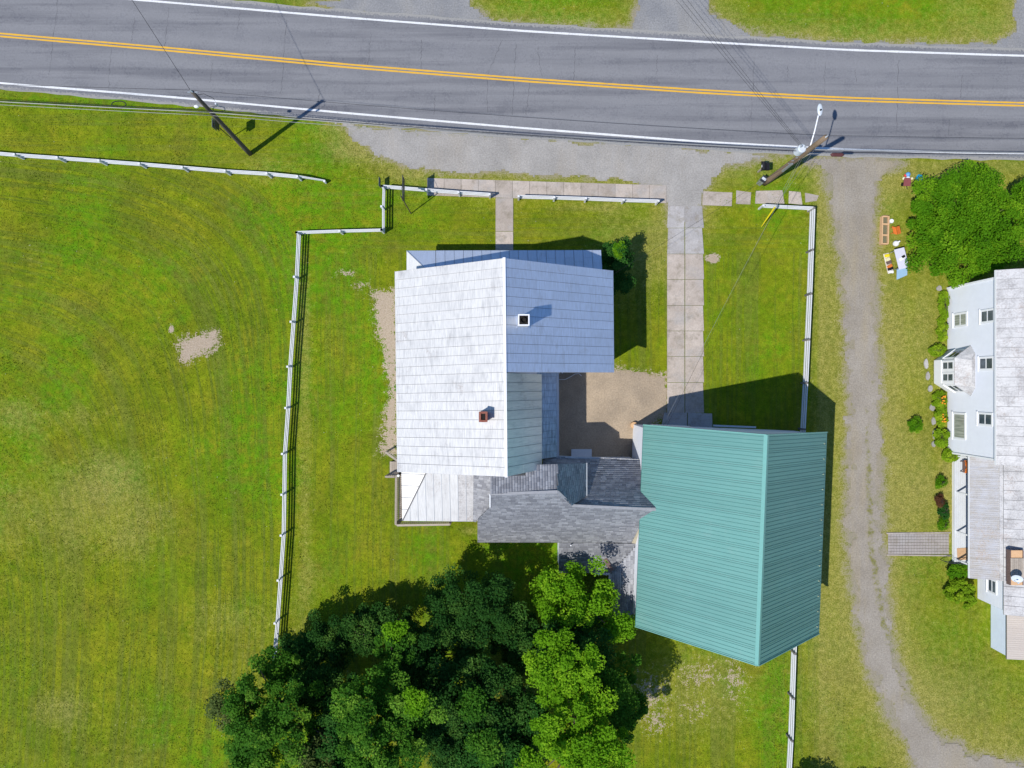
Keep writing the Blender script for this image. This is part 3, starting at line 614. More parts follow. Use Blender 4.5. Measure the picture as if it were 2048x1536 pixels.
mb.build('chimney_cap', M['brick'], cb); MB().box((c2.x, c2.y, 9.81), (.26, .38, .02)).build('flue', M['flue'], cb)
# front porch
pN0, pN1 = Vector((-7.07, 8.95, 3.0)), Vector((5.98, 8.98, 3.0)); hp = Vector((-5.75, 7.66, 3.62)); pw0, pw1 = Vector((-5.0, 6.95, 3.95)), Vector((5.98, 6.95, 3.95))
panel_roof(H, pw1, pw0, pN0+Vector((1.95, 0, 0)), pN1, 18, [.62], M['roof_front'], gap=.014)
pt = Vector((-5.02, 6.95, 3.95))
MB().prism([pN0+Vector((1.93, 0, .0)), pN0, pt], (0, 0, .03)).build('roof_panel', M['roof_front'], H)
MB().prism([pN0+Vector((0, -.01, 0)), Vector((-7.07, 6.95, 3.0)), pt+Vector((-.02, 0, 0))], (0, 0, .03)).build('roof_panel', M['roof_porch'], H)
MB().beam(pN0+Vector((0, 0, .05)), pt+Vector((0, 0, .05)), .05, .03).build('hip_cap', M['grey_metal'], H)
MB().prism([(-7.0, 8.9, 2.75), (5.9, 8.9, 2.75), (5.9, 6.93, 2.75), (-7.0, 6.93, 2.75)], (0, 0, .14)).build('porch_ceiling', M['white_trim'], H)
MB().box((-.5, 7.9, .2), (12.8, 1.9, .4)).build('porch_floor', M['grey_wood'], H)
for i in range(6): MB().box((-6.7+i*2.48, 8.7, 1.57), (.14, .14, 2.35)).build('porch_post', M['white_trim'], H)
MB().box((-.2, 6.94, 1.45), (.95, .06, 2.1)).build('door', M['dark_metal'], H)
# side porch roof on the south-east side with gutter
a0, a1 = Vector((1.6, .96, 3.7)), Vector((1.6, -5.0, 3.7)); b0, b1 = Vector((2.98, .96, 3.05)), Vector((3.0, -4.9, 3.05))
panel_roof(H, a0, a1, b1, b0, 13, [], M['roof_low'], gap=.008)
def gutter(parent, a, b, r=.06):
    a = Vector(a); b = Vector(b); g_ = MB(); d = (b-a).normalized(); sd = Vector((-d.y, d.x, 0))
    for s in (-1, 1): g_.beam(a+sd*s*r+Vector((0, 0, .03)), b+sd*s*r+Vector((0, 0, .03)), .016, .1)
    g_.beam(a-Vector((0, 0, .02)), b-Vector((0, 0, .02)), r*2, .012)
    g = g_.build('gutter', M['white_trim'], parent); L = (b-a).length; k_ = max(2, int(L/.55)); br = MB()
    for i in range(k_): br.beam(a+d*(L*(i+.5)/k_)-sd*.14+Vector((0, 0, .09)), a+d*(L*(i+.5)/k_)+sd*.08+Vector((0, 0, .09)), .022, .02)
    br.build('gutter_bracket', M['white_trim'], g)
gutter(H, (3.07, .9, 3.0), (3.09, -4.95, 3.0))
for y_ in (.4, -2.2, -4.7): MB().box((2.9, y_, 1.45), (.12, .12, 2.9)).build('porch_post', M['white_trim'], H)
# south-west porch roof (hip)
e0, e1, e2 = Vector((-7.42, -5.2, 3.05)), Vector((-7.40, -9.24, 2.75)), Vector((-2.52, -9.28, 2.75)); t0, t1 = Vector((-5.35, -5.2, 3.75)), Vector((-2.58, -5.2, 3.75))
MB().prism([e0+Vector((0, 0, -.06)), e1+Vector((0, 0, -.06)), t0+Vector((0, 0, -.06))], (0, 0, .05)).build('roof_deck', M['deck_dark'], H)
for k_ in range(5):
    f0, f1 = k_/5+.004, (k_+1)/5-.004; lf = lambda f: e0*(1-f)+e1*f
    rt = lambda f: t0*(1-f)+e1*f
    MB().hexa([lf(f0), rt(f0), rt(f1), lf(f1)], [p+Vector((0, 0, .025)) for p in (lf(f0), rt(f0), rt(f1), lf(f1))]).build('roof_panel', M['roof_porch'], H)
nS = 9; edge = [e1*(1-i/nS)+e2*i/nS for i in range(nS+1)]
def top_at(x):
    if x <= t0.x: f = (x-e1.x)/(t0.x-e1.x); return e1*(1-f)+t0*f
    f = (x-t0.x)/(t1.x-t0.x); return t0*(1-f)+t1*f
for i in range(nS):
    a, b = edge[i], edge[i+1]; g = Vector((.014, 0, 0)); q = [a+g, b-g, top_at(b.x-.014), top_at(a.x+.014)]
    MB().hexa(q, [p+Vector((0, 0, .025+.003*(i % 2))) for p in q]).build('roof_panel', M['roof_porch'] if i < 7 else M['roof_neigh'], H)
    MB().beam(q[1]+Vector((.014, 0, .015)), q[2]+Vector((.014, 0, .015)), .025, .055).build('seam', M['grey_metal'], H)
MB().beam(e1+Vector((0, 0, .065)), t0+Vector((0, 0, .065)), .06, .04).build('hip_cap', M['post_grey'], H)
for x_, y_ in ((-7.2, -9.05), (-4.9, -9.05), (-2.7, -9.05), (-7.2, -7.1)): MB().box((x_, y_, 1.65), (.12, .12, 2.15)).build('porch_post', M['white_trim'], H)

# deck with railing
DK = thing('porch_deck', 'grey weathered wooden deck with slatted railing under the white porch roof', 'deck', (-6, -7, 0))
for i in range(26):
    y_ = -5.3-i*.172
    if y_ > -9.75: MB().box((-5.15, y_, .58), (5.7, .155, .04)).build('deck_board', M['grey_wood'], DK)
MB().box((-5.15, -7.45, .28), (5.5, 4.2, .54)).build('deck_skirt', M['grey_wood'], DK)
def railing(parent, a, b, z0=.62, z1=1.55, step=.145, name='railing'):
    a = Vector(a); b = Vector(b); L = (b-a).length; d = (b-a)/L; a = Vector((a.x, a.y, 0)); b = Vector((b.x, b.y, 0))
    up = Vector((0, 0, 1)); zA, zB = z0, z0
    rl = MB().beam(a+up*z1, b+up*z1, .14, .045).build('top_rail', M['grey_wood'], parent)
    MB().beam(a+up*(z1-.09), b+up*(z1-.09), .04, .09).build('sub_rail', M['grey_wood'], rl); MB().beam(a+up*(z0+.1), b+up*(z0+.1), .04, .08).build('bottom_rail', M['grey_wood'], parent)
    for i in range(int(L/step)): 
        p = a+d*(i+.5)*step; MB().box((p.x, p.y, (z0+z1)/2+.03), (.035, .035, z1-z0-.22), math.atan2(d.y, d.x)).build('baluster', M['grey_wood'], parent)
    for p in (a, b): MB().box((p.x, p.y, (z1)/2), (.1, .1, z1-.05)).build('rail_post', M['grey_wood'], parent)
railing(DK, (-8.02, -6.35, 0), (-8.05, -9.72, 0)); railing(DK, (-7.95, -9.78, 0), (-4.3, -9.72, 0))
railing(DK, (-8.75, -6.42, 0), (-8.12, -6.42, 0)); railing(DK, (-8.75, -4.72, 0), (-7.75, -5.45, 0))
for i in range(5): MB().box((-8.55+i*.16, -5.95, .58), (.15, .95, .04)).build('deck_board', M['grey_wood'], DK)
MB().box((-8.2, -5.95, .28), (.85, .9, .54)).build('deck_skirt', M['grey_wood'], DK)
for i in range(3): MB().box((-7.55, -5.05+i*.27, .42-i*.15), (.7, .28, .05)).build('stair_tread', M['grey_wood'], DK)
q = P(796, 952, 1.7); mb = MB(); mb.tube([(q.x, q.y, 1.45), (q.x, q.y, 1.62)], .09, 10); 
tag(mb.build('lantern', M['white']), 'small white lantern on the deck corner post beside the porch roof', 'lantern')

# ------------------------------------------------------------------ shingled connecting wing
W = thing('shingled_wing', 'grey shingled wing linking the white farmhouse to the green roofed barn', 'building', (4, -8, 0))
def Q(px, py, z): return P(px, py, z)
def PP(px, py, pl):            # point of the plane z = aX + bY + c seen at a photo position
    a, b, c = pl; k_ = (a*(px-1024)+b*(768-py))/FPX; return P(px, py, (CAMH*k_+c)/(1+k_))
S_ = (0, 1.005, 13.653); N_ = (0, -.933, -1.565); Dw = (0, -.2, 5.584); De = (-.88, -.167, 8.265)
south = [PP(x, y, S_) for x, y in ((980, 988), (1115, 983), (1144, 1011), (1315, 1019), (1290, 1034), (1276, 1060), (1263, 1086), (1120, 1085.5), (955, 1084.5), (955, 1040), (980, 1014))]
A_, B_, C_, E_ = south[:4]
shingle_plane(W, south, (0, -1, -1))
north = [PP(x, y, N_) for x, y in ((1140, 1010), (1313, 1016), (1282, 984), (1282, 921), (1086, 914), (1086, 990))]
shingle_plane(W, north, (0, 1, -1))
# the taller cross gable: low slope by the house, steeper slope facing east
dw = [PP(x, y, Dw) for x, y in ((981, 988), (1114.5, 983), (1116, 928), (1052, 930), (1050, 951), (981, 953))]; de = [PP(x, y, De) for x, y in ((1114.5, 983), (1144, 1011), (1173, 992), (1173, 926), (1116, 928))]
shingle_plane(W, dw, (1, 0, -.05), tabw=.3, expo=.17); shingle_plane(W, de, (1, .1, -1), tabw=.3, expo=.17)
fpl = (.10, .16, 4.83); fpoly = [PP(x, y, fpl) for x, y in ((947, 951), (984, 951), (984, 989), (978, 989), (978, 1016), (952, 1043), (946, 1043))]
shingle_plane(W, fpoly, (-.2, -1, -.2))
def xprism(prof, x0, x1): return MB().prism([(x0, y, z) for y, z in prof], (x1-x0, 0, 0))
xprism([(-10.4, 0), (-10.4, 2.75), (-7.84, 5.35), (-5.2, 2.85), (-5.2, 0)], 2.72, 8.4).build('wall', M['white_siding'], W)
xprism([(-10.4, 0), (-10.4, 2.75), (-6.85, 6.35), (-5.75, 6.25), (-5.75, 0)], -.0, 2.7).build('wall', M['lead'], W)
xprism([(-10.4, 0), (-10.4, 2.75), (-6.95, 6.3), (-6.83, 6.3), (-6.83, 0)], -1.05, -.005).build('wall', M['lead'], W)
MB().prism([(2.72, -5.5, 2.9), (4.45, -5.5, 2.9), (4.45, -7.0, 2.9), (2.72, -7.0, 2.9)], (0, 0, 1.55)).build('wall', M['white_siding'], W)
for a, b in ((A_, B_), (B_, C_), (C_, E_)): MB().beam(a+Vector((0, 0, .035)), b+Vector((0, 0, .035)), .17, .03).build('ridge_cap', M['lead'], W)
MB().beam(de[2]+Vector((.02, 0, -.03)), de[3]+Vector((.02, 0, -.03)), .04, .14).build('fascia', M['lightgrey'], W)
gutter(W, Q(1112, 913, 3.02), Q(1284, 921, 3.02)); MB().beam(A_+Vector((0, 0, .03)), south[-1]+Vector((0, 0, .03)), .08, .05).build('drip_edge', M['white_trim'], W)
# tan patched valley by the barn
MB().prism([PP(x, y, S_)+Vector((0, .0, .01)) for x, y in ((1312, 1020.5), (1290, 1034), (1276, 1060), (1263, 1086), (1275, 1088), (1280, 1060), (1293, 1036))], (0, 0, .03)).build('valley_patch', M['tan_ply'], W)
# lower south lean-to, L-shaped
L1 = [Q(1119, 1083, 2.86), Q(1274, 1088, 2.86), Q(1221, 1146, 2.5), Q(1117, 1146, 2.5)]; L2 = [Q(1275, 1088, 2.86), Q(1274, 1235, 2.86), Q(1221, 1235, 2.5), Q(1221, 1147, 2.5)]
shingle_plane(W, L1, (0, -1, -.2), mat='shingle_d'); shingle_plane(W, L2, (-1, 0, -.2))
MB().prism([(3.25, -10.45, 0), (8.35, -10.45, 0), (8.35, -15.6, 0), (6.9, -15.6, 0), (6.9, -12.6, 0), (3.25, -12.6, 0)], (0, 0, 2.4)).build('wall', M['white_siding'], W)
gutter(W, Q(1189, 1147, 2.44), Q(1220, 1147, 2.44)); gutter(W, Q(1220, 1150, 2.44), Q(1219, 1235, 2.44))
b_ = Q(1216, 1128, 2.68); tag(MB().box((b_.x, b_.y, 2.735), (.27, .98, .035), R(29), (R(-9), 0)).build('loose_board', M['brown_wood']), 'brown board lying askew on the grey shingle lean-to roof', 'board')
v = Q(1141, 1089, 2.86); MB().tube([(v.x, v.y, 2.7), (v.x, v.y, 3.15)], .045, 8).build('vent_pipe', M['white_trim'], W)
for x_ in (.5, 2.3): window(W, (x_, -10.43, 1.6), .8, 1.1, (1, 0, 0), (0, -1, 0))

# ------------------------------------------------------------------ barn with green ribbed metal roof
BN = thing('barn', 'large barn with green ribbed metal roof next to the gravel driveway', 'barn', (14.1, -9.35, 0))
ang = R(-2.3); bc = Vector((14.10, -9.36, 0))
def bp(u, v, z): return bc+Matrix.Rotation(ang, 3, 'Z') @ Vector((u, v, 0))+Vector((0, 0, z))
rN, rS = bp(0, 6.5, 10.6), bp(0, -6.5, 10.6); wN, wS = bp(-5.88, 6.5, 4.9), bp(-5.88, -6.5, 4.9); eN, eS = bp(5.95, 6.5, 4.85), bp(5.95, -6.5, 4.85)
rib_roof(BN, rN, rS, wS, wN, 14, 4, M['green'], M['green_rib'], .02, rw=.026)
rib_roof(BN, rN, rS, eS, eN, 14, 4, M['green'], M['green_rib'], .02, rw=.026)
for s, e in ((-1, wN), (1, eN)):
    d = (e-rN).normalized(); up = Vector((0, 0, .055)); a, b = rN+Vector((0, 0, .05)), rS+Vector((0, 0, .05))
    MB().hexa([a, b, b+d*.22, a+d*.22], [a+up*.3, b+up*.3, b+d*.22+up*.3, a+d*.22+up*.3]).build('ridge_cap', M['green_cap'], BN)
for a, b in ((rN, wN), (rN, eN), (rS, wS), (rS, eS)): MB().beam(a+Vector((0, 0, -.02)), b+Vector((0, 0, -.02)), .05, .16).build('rake_trim', M['green_cap'], BN)
for a, b in ((wN, wS), (eN, eS)): MB().beam(a+Vector((0, 0, -.06)), b+Vector((0, 0, -.06)), .04, .12).build('eave_trim', M['green_rib'], BN)
n_e = nrm(rN, rS, eS, eN)
for i in range(13):
    u = (i+.75)/13.3; p = bil(rN, rS, eS, eN, u, .952)+n_e*.05; MB().box(p, (.10, .055, .08), ang, (0, R(44))).build('snow_guard', M['brass'], BN)
bx4 = [(-5.7, 0), (5.7, 0), (5.7, 4.7), (0, 10.3), (-5.7, 4.7)]
MB().prism([bp(u, -6.25, z) for u, z in bx4], bp(0, 6.25, 0)-bp(0, -6.25, 0)).build('wall', M['white_siding'], BN)
ow = (Matrix.Rotation(ang, 3, 'Z') @ Vector((-1, 0, 0))); on = (Matrix.Rotation(ang, 3, 'Z') @ Vector((0, 1, 0)))
clapboard(BN, bp(-5.7, -6.25, 0), bp(-5.7, 6.25, 0), .2, 4.65, M['white_siding'], ow); clapboard(BN, bp(-5.7, 6.25, 0), bp(5.7, 6.25, 0), .2, 4.65, M['white_siding'], on)
MB().box(bp(-3.2, 6.30, 1.5), (2.6, .06, 2.9), ang).build('barn_door', M['white_trim'], BN)
MB().box(bp(1.4, 6.42, .45), (3.0, .12, .12), ang).build('sill_beam', M['lightgrey'], BN)

# ------------------------------------------------------------------ neighbouring pale house
NB = thing('neighbour_house', 'pale blue sided house with bay window and peeling white metal roof', 'house', (34, 0, 0))
XW = 31.1
MB().prism([(XW, -4.85, 0), (41.5, -4.85, 0), (41.5, -4.85, 5.3), (36.3, -4.85, 7.8), (XW, -4.85, 5.3)], (0, 11.65, 0)).build('wall', M['white_siding'], NB)
clapboard(NB, (XW, -4.85, 0), (XW, 6.8, 0), .15, 5.45, M['white_siding'], (-1, 0, 0)); clapboard(NB, (XW, 6.8, 0), (41.5, 6.8, 0), .15, 5.3, M['white_siding'], (0, 1, 0)); clapboard(NB, (XW, -4.85, 0), (41.5, -4.85, 0), .15, 5.3, M['white_siding'], (0, -1, 0))
for y_ in (-4.87, 6.82): MB().box((XW-.02, y_, 2.75), (.12, .12, 5.4)).build('corner_board', M['white_trim'], NB)
rr0, rr1 = Vector((36.3, 7.26, 8.15)), Vector((36.3, -5.15, 8.15)); ee1, ee0 = Vector((30.82, -5.15, 5.45)), Vector((30.82, 7.26, 5.45))
panel_roof(NB, rr0, rr1, ee1, ee0, 20, [.3, .58, .82], M['roof_neigh'])
panel_roof(NB, rr0+Vector((.02, 0, 0)), rr1+Vector((.02, 0, 0)), Vector((41.8, -5.15, 5.45)), Vector((41.8, 7.26, 5.45)), 20, [], M['roof_neigh'])
MB().beam(ee0+Vector((0, 0, -.08)), ee1+Vector((0, 0, -.08)), .03, .16).build('fascia', M['white_trim'], NB)
def nwall(px, py, x=XW): s = x/(px-1024); return 50-s*1400, (768-py)*s
def nwin(x0, y0, x1, y1, sashes=2, glass='glass', x=XW):
    z0, _ = nwall(x0, y0, x); z1, _ = nwall(x1, y0, x); ya = nwall((x0+x1)/2, y0, x)[1]; yb = nwall((x0+x1)/2, y1, x)[1]
    window(NB, (x-.022, (ya+yb)/2, (z0+z1)/2), abs(ya-yb), abs(z1-z0), (0, -1, 0), (-1, 0, 0), sashes, glass)
nwin(1910, 628, 1934, 651, 2, 'glass_c'); nwin(1964, 621, 1989, 643); nwin(1961, 716, 1987, 738); nwin(1959, 828, 1985, 849); nwin(1909, 828, 1931, 876, 1, 'glass_c')
# bay window
by0, by1, byc = -.60, 2.42, .9; bxo = 30.08; fy0, fy1 = .05, 1.68
bay = [(XW, by1), (bxo, fy1), (bxo, fy0), (XW, by0)]
bw = MB().prism([Vector((x, y, .1)) for x, y in bay], (0, 0, 2.45)).build('bay_wall', M['white_trim'], NB)
for (x0, y0), (x1, y1) in zip(bay[:-1], bay[1:]):
    d = Vector((x1-x0, y1-y0, 0)); L = d.length; d /= L; o_ = Vector((d.y, -d.x, 0)); o_ = o_ if o_.x < 0 else -o_
    k_ = 2 if abs(d.x) < .1 else 1
    for j in range(k_):
        c = Vector((x0, y0, 1.75))+d*L*(j+.5)/k_+o_*.004; window(NB, c, L/k_*.62, 1.15, d, o_, 2)
bo = [(XW, by1+.22), (bxo-.1, fy1+.10), (bxo-.1, fy0-.10), (XW, by0-.22)]; bt = [(XW, by1-.35), (XW-.25, fy1-.1), (XW-.25, fy0+.1), (XW, by0+.35)]
for i in range(3):
    q = [Vector((*bo[i], 2.58)), Vector((*bo[i+1], 2.58)), Vector((*bt[i+1], 3.05)), Vector((*bt[i], 3.05))]; MB().hexa([p-Vector((0, 0, .05)) for p in q], q).build('bay_roof', M['roof_neigh'], NB)
MB().prism([Vector((*p, 3.0)) for p in bt], (0, 0, .045)).build('bay_roof', M['roof_neigh'], NB)
# south wing and porch
MB().prism([(33.25, -15.3, 0), (41, -15.3, 0), (41, -4.87, 0), (33.25, -4.87, 0)], (0, 0, 2.85)).build('wall', M['white_siding'], NB)
clapboard(NB, (33.25, -15.3, 0), (33.25, -4.87, 0), .1, 2.85, M['white_siding'], (-1, 0, 0)); clapboard(NB, (33.25, -15.3, 0), (41, -15.3, 0), .1, 2.85, M['white_siding'], (0, -1, 0))
MB().prism([(33.3, -15.28, 2.86), (41, -15.28, 2.86), (37.5, -15.28, 4.15)], (0, 10.4, 0)).build('gable_core', M['white_siding'], NB)
panel_roof(NB, (37.5, -5.2, 4.55), (37.5, -15.5, 4.55), (33.02, -15.5, 2.98), (33.02, -5.2, 2.98), 16, [.35, .7], M['roof_neigh']); panel_roof(NB, (37.52, -5.2, 4.55), (37.52, -15.5, 4.55), (41.3, -15.5, 3.0), (41.3, -5.2, 3.0), 16, [], M['roof_neigh'])
rib_roof(NB, (33.0, -4.95, 2.86), (33.0, -13.25, 2.86), (31.14, -13.22, 2.36), (31.14, -4.95, 2.36), 12, 5, M['roof_corr'], M['roof_corr'], .014, rw=.035)
MB().box((32.92, -9.1, 2.90), (.22, 8.3, .03), 0, (0, R(-15))).build('flashing', M['roof_neigh'], NB); MB().beam((31.12, -4.95, 2.30), (31.12, -13.22, 2.30), .03, .12).build('fascia', M['white_trim'], NB)
for i in range(12): MB().box((31.42+i*.148, -8.85, .37), (.140, 7.7, .05)).build('porch_board', M['porch_floor'], NB)
MB().box((32.3, -8.85, .17), (1.75, 7.6, .33)).build('porch_skirt', M['white_trim'], NB)
for y_ in (-5.1, -7.65, -10.45, -12.45): MB().box((31.5, y_, 1.35), (.10, .10, 1.9)).build('porch_post', M['white_trim'], NB)
nwin(1978, 1160, 1993, 1184, 2, 'glass', 33.25)
MB().prism([(34.2, -18.8, 0), (40, -18.8, 0), (40, -15.32, 0), (34.2, -15.32, 0)], (0, 0, 1.72)).build('shed_wall', M['blue_siding'], NB)
clapboard(NB, (34.2, -18.8, 0), (34.2, -15.32, 0), .05, 1.72, M['blue_siding'], (-1, 0, 0), course=.2)
rib_roof(NB, (40.2, -15.33, 2.5), (40.2, -18.95, 2.5), (34.08, -18.95, 1.78), (34.08, -15.33, 1.78), 5, 5, M['roof_tan'], M['roof_tan'], .012, rw=.03)
# things at the neighbour's porch
q = P(1923, 1108, .42); tag(MB().box((q.x+.1, q.y, .412), (.8, .85, .02), R(3)).build('door_mat', M['tan_wood']), 'brown mat on the neighbour porch floor by the steps', 'mat')
HR = thing('handrail', 'black metal handrail at the end of the paver walk', 'handrail', (*P(1890, 1115)[:2], 0))
ra, rb = P(1880, 1119), P(1910, 1120)
MB().tube([(ra.x, ra.y, .9), (rb.x, rb.y, 1.25)], .022, 8).build('top_rail', M['dark_metal'], HR); MB().tube([(ra.x, ra.y, .45), (rb.x, rb.y, .8)], .018, 8).build('lower_rail', M['dark_metal'], HR)
for p, h in ((ra, .9), (rb, 1.25)): MB().tube([(p.x, p.y, 0), (p.x, p.y, h)], .022, 8).build('rail_post', M['dark_metal'], HR)
mb = MB(); q = P(1933, 934, .9); n = 10
for i in range(n):
    for j in range(5):
        y_ = q.y+.45-i*.1; x_ = q.x-.08+j*.05+.03*math.sin(i*1.7); z_ = 1.05+.06*math.sin(j*2.1+i)-abs(i-4.5)*.06; mb.v.append((x_, y_, z_))
for i in range(n-1):
    for j in range(4): a = i*5+j; mb.f.append((a, a+1, a+6, a+5))
o = tag(mb.build('orange_blanket', M['orange']), 'orange blanket draped over the chair on the neighbour porch', 'blanket'); o.modifiers.new('thick', 'SOLIDIFY').thickness = .03
PC = thing('porch_chair', 'dark wooden chair under the orange blanket on the neighbour porch', 'chair', (q.x, q.y, .4))
MB().box((q.x+.05, q.y, .78), (.45, .8, .05)).build('seat', M['brown_wood'], PC); MB().box((q.x+.26, q.y, 1.05), (.05, .8, .5)).build('backrest', M['brown_wood'], PC)
for sx in (-.12, .22):
    for sy in (-.35, .35): MB().box((q.x+sx, q.y+sy, .575), (.05, .05, .36)).build('leg', M['brown_wood'], PC)
# roof platform and satellite dish on the neighbour's low roof
q = P(2032, 1135, 3.6); RP = thing('roof_platform', 'wooden slat platform standing on the peeling white low roof', 'platform', (q.x, q.y, 3.3))
for i in range(7): MB().box((q.x-.38+i*.125, q.y, 3.72), (.11, 1.3, .03)).build('slat', M['grey_wood'], RP)
for s in (-1, 1): MB().box((q.x, q.y+s*.9, 3.66), (.75, .5, .03)).build('plywood_sheet', M['tan_wood'], RP)
for s in (-1, 1): MB().box((q.x+s*.42, q.y, 3.5), (.06, 2.3, .36)).build('side_frame', M['brown_wood'], RP)
dq = P(2034, 1156, 4.2); SD = thing('satellite_dish', 'pale grey satellite dish on a mast above the wooden roof platform', 'satellite dish', (dq.x, dq.y, 3.4))
mb = MB(); nr, na = 6, 18
dn_ = Vector((-.35, -.55, .75)).normalized(); ux = dn_.cross(Vector((0, 0, 1))).normalized(); uy = ux.cross(dn_)
for i in range(nr+1):
    r_ = .36*i/nr
    for j in range(na): t = 2*math.pi*j/na; mb.v.append(tuple(dq+ux*r_*math.cos(t)+uy*r_*.85*math.sin(t)+dn_*(r_*r_*.7)))
for i in range(nr):
    for j in range(na): a = i*na+j; b = i*na+(j+1) % na; mb.f.append((a, b, b+na, a+na))
o = mb.build('reflector', M['lightgrey'], SD, smooth=True); o.modifiers.new('thick', 'SOLIDIFY').thickness = .015
MB().tube([(dq.x, dq.y, 3.35), (dq.x, dq.y, 4.05), dq], .025, 8).build('mast', M['grey_metal'], SD); MB().tube([dq-uy*.3, dq+dn_*.42], .014, 6).build('feed_arm', M['grey_metal'], SD); MB().box(dq+dn_*.44, (.07, .07, .1)).build('feed_horn', M['lightgrey'], SD)

# paver walk
pv = structure_empty('paver_walk')
mb = MB(); x0, x1, y0, y1 = 26.85, 31.3, -12.15, -10.7; sp = .207; i = 0
for i in range(7):
    for j in range(21):
        a, b = x0+j*sp+.010, x0+(j+1)*sp-.010; c_, d_ = y0+i*sp+.010, y0+(i+1)*sp-.010; z = .02+random.uniform(-.004, .006)
        mb.hexa([(a, c_, -.02), (b, c_, -.02), (b, d_, -.02), (a, d_, -.02)], [(a, c_, z), (b, c_, z), (b, d_, z), (a, d_, z)])
mb.build('paver', M['paver'], pv, kind='stuff')
for j, (a, b) in enumerate((((26.75, -10.66), (31.3, -10.62)), ((26.75, -12.2), (31.3, -12.25)))): MB().beam((*a, .02), (*b, .02), .09, .07).build('edging', M['concrete'], pv)

# ------------------------------------------------------------------ fences
def fence(pts, label, posts=None, h=1.02, rails=(.26, .58, .9), drop_end=False, ph=None, side=1, pm='white_fence'):
    W_ = [P(*p) for p in pts]; T = thing('rail_fence', label, 'fence', W_[0], 'white rail fences')
    for i, p in enumerate(W_):
        hh = h if not (drop_end and i == len(W_)-1) else .45
        o = MB().box((p.x, p.y, hh/2), (.11, .11, hh), random.uniform(-.1, .1), (R(random.uniform(-1.5, 1.5)), R(random.uniform(-1.5, 1.5)))).build('post', M[pm], T)
        MB().box((p.x, p.y, hh+.012), (.14, .14, .025)).build('post_cap', M[pm], o)
    for i in range(len(W_)-1):
        a, b = W_[i], W_[i+1]; d = (b-a).normalized(); sd = Vector((-d.y, d.x, 0))*.075*side
        for r_ in rails:
            ja = random.uniform(-.012, .012); jb = random.uniform(-.012, .012); last = drop_end and i == len(W_)-2
            if last and r_ < .5: continue
            za, zb = r_+ja, (r_+jb if not last else r_*.42)
            MB().beam(a+sd+Vector((0, 0, za)), b+sd+Vector((0, 0, zb)), .05, .145).build('rail', M['white_fence'], T)
    return T
fence([(-120, 305), (-36, 311), (48, 318), (132, 324), (214, 330), (293, 336), (377, 343), (461, 350), (543, 355), (603, 361), (652, 366)], 'long white rail fence between the mown field and the road verge', drop_end=True)
fence([(980, 396), (919, 392), (856, 387), (769, 380)], 'white rail fence along sidewalk, left of the front path gap', side=-1)
fence([(769, 380), (768, 420), (768, 466)], 'short white fence stub running back from the sidewalk corner', side=1)
fence([(768, 466), (686, 468), (601, 471)], 'short white fence jog between sidewalk corner and long field fence', side=-1)
fence([(601, 471), (597, 558), (590.5, 646), (584, 734), (580, 815), (573.5, 905), (572.5, 985), (571, 1065), (565, 1153), (559, 1237), (552, 1318)], 'long white fence dividing the house yard from the big mown field', side=1)
fence([(1037, 400), (1107, 402), (1169, 404), (1243, 407), (1311, 409)], 'white rail fence along sidewalk between front path and concrete walk')
fence([(1517, 418), (1616, 423)], 'short white fence beside the yellow guy wire guard', h=1.0)
fence([(1616, 423), (1613, 505), (1610, 591), (1606, 681), (1602, 766), (1597, 857), (1594, 940), (1591, 1030)], 'white fence along driveway running up to the barn', side=1, pm='post_grey')
fence([(1583, 1210), (1579, 1297), (1576, 1385), (1573, 1468), (1568, 1560)], 'white fence behind the barn running off the bottom edge', side=1, pm='post_grey')

# ------------------------------------------------------------------ utility poles and wires
def pole(base, top, r0, r1, mat, label):
    T = thing('utility_pole', label, 'utility pole', base, 'utility poles by the road')
    b, t = Vector(base), Vector(top); MB().tube([b+(t-b)*k_/8-Vector((0, 0, .3 if k_ == 0 else 0)) for k_ in range(9)], [r0+(r1-r0)*k_/8 for k_ in range(9)], 14).build('pole_shaft', mat, T, smooth=True); return T
lb, lt = P(500, 308), Vector((-18.72, 17.1, 9.0)); rb_, rt_ = P(1530, 366), Vector((18.05, 14.25, 9.75)); rb_.z = 0
LP = pole(lb, lt, .17, .11, M['pole_dark'], 'slim dark leaning utility pole beside the road sign')
RPo = pole((18.05, 14.36, 0), (18.05, 14.2, 9.75), .21, .15, M['pole_wood'], 'thick brown utility pole carrying street lamp and transformer')
MB().tube([lt+Vector((0, 0, 0)), lt+Vector((0, 0, .28))], [.05, .03], 8).build('insulator', M['lightgrey'], LP); MB().beam(lt+Vector((-.3, 0, -.05)), lt+Vector((.3, 0, -.05)), .06, .06).build('pin_bracket', M['grey_metal'], LP)
mb = MB(); mb.tube([lt+Vector((.1, -.05, -.3)), lt+Vector((.45, .1, -.5)), lt+Vector((.8, .05, -1.0)), lt+Vector((.75, -.1, -1.7)), lt+Vector((.15, -.1, -2.0))], .015, 6); mb.build('jumper_cable', M['wire'], LP)
mb = MB(); mb.tube([lt+Vector((.7, -.05, -1.9)), lt+Vector((.7, -.05, -1.55))], .06, 8); mb.build('fuse_cutout', M['lightgrey'], LP)
px_, py_ = 18.05, 14.2
tr = Vector((px_-.42, py_+.12, 6.7)); mb = MB(); mb.tube([tr, tr+Vector((0, 0, .08)), tr+Vector((0, 0, .78)), tr+Vector((0, 0, .84))], [.22, .26, .26, .2], 18); mb.build('transformer', M['lightgrey'], RPo, smooth=False)
for dx in (-.12, .12): MB().tube([tr+Vector((dx, .05, .84)), tr+Vector((dx, .05, 1.05))], [.05, .03], 8).build('bushing', M['grey_metal'], RPo)
MB().box((px_-.16, py_+.05, 7.2), (.2, .12, .5)).build('mount_bracket', M['grey_metal'], RPo)
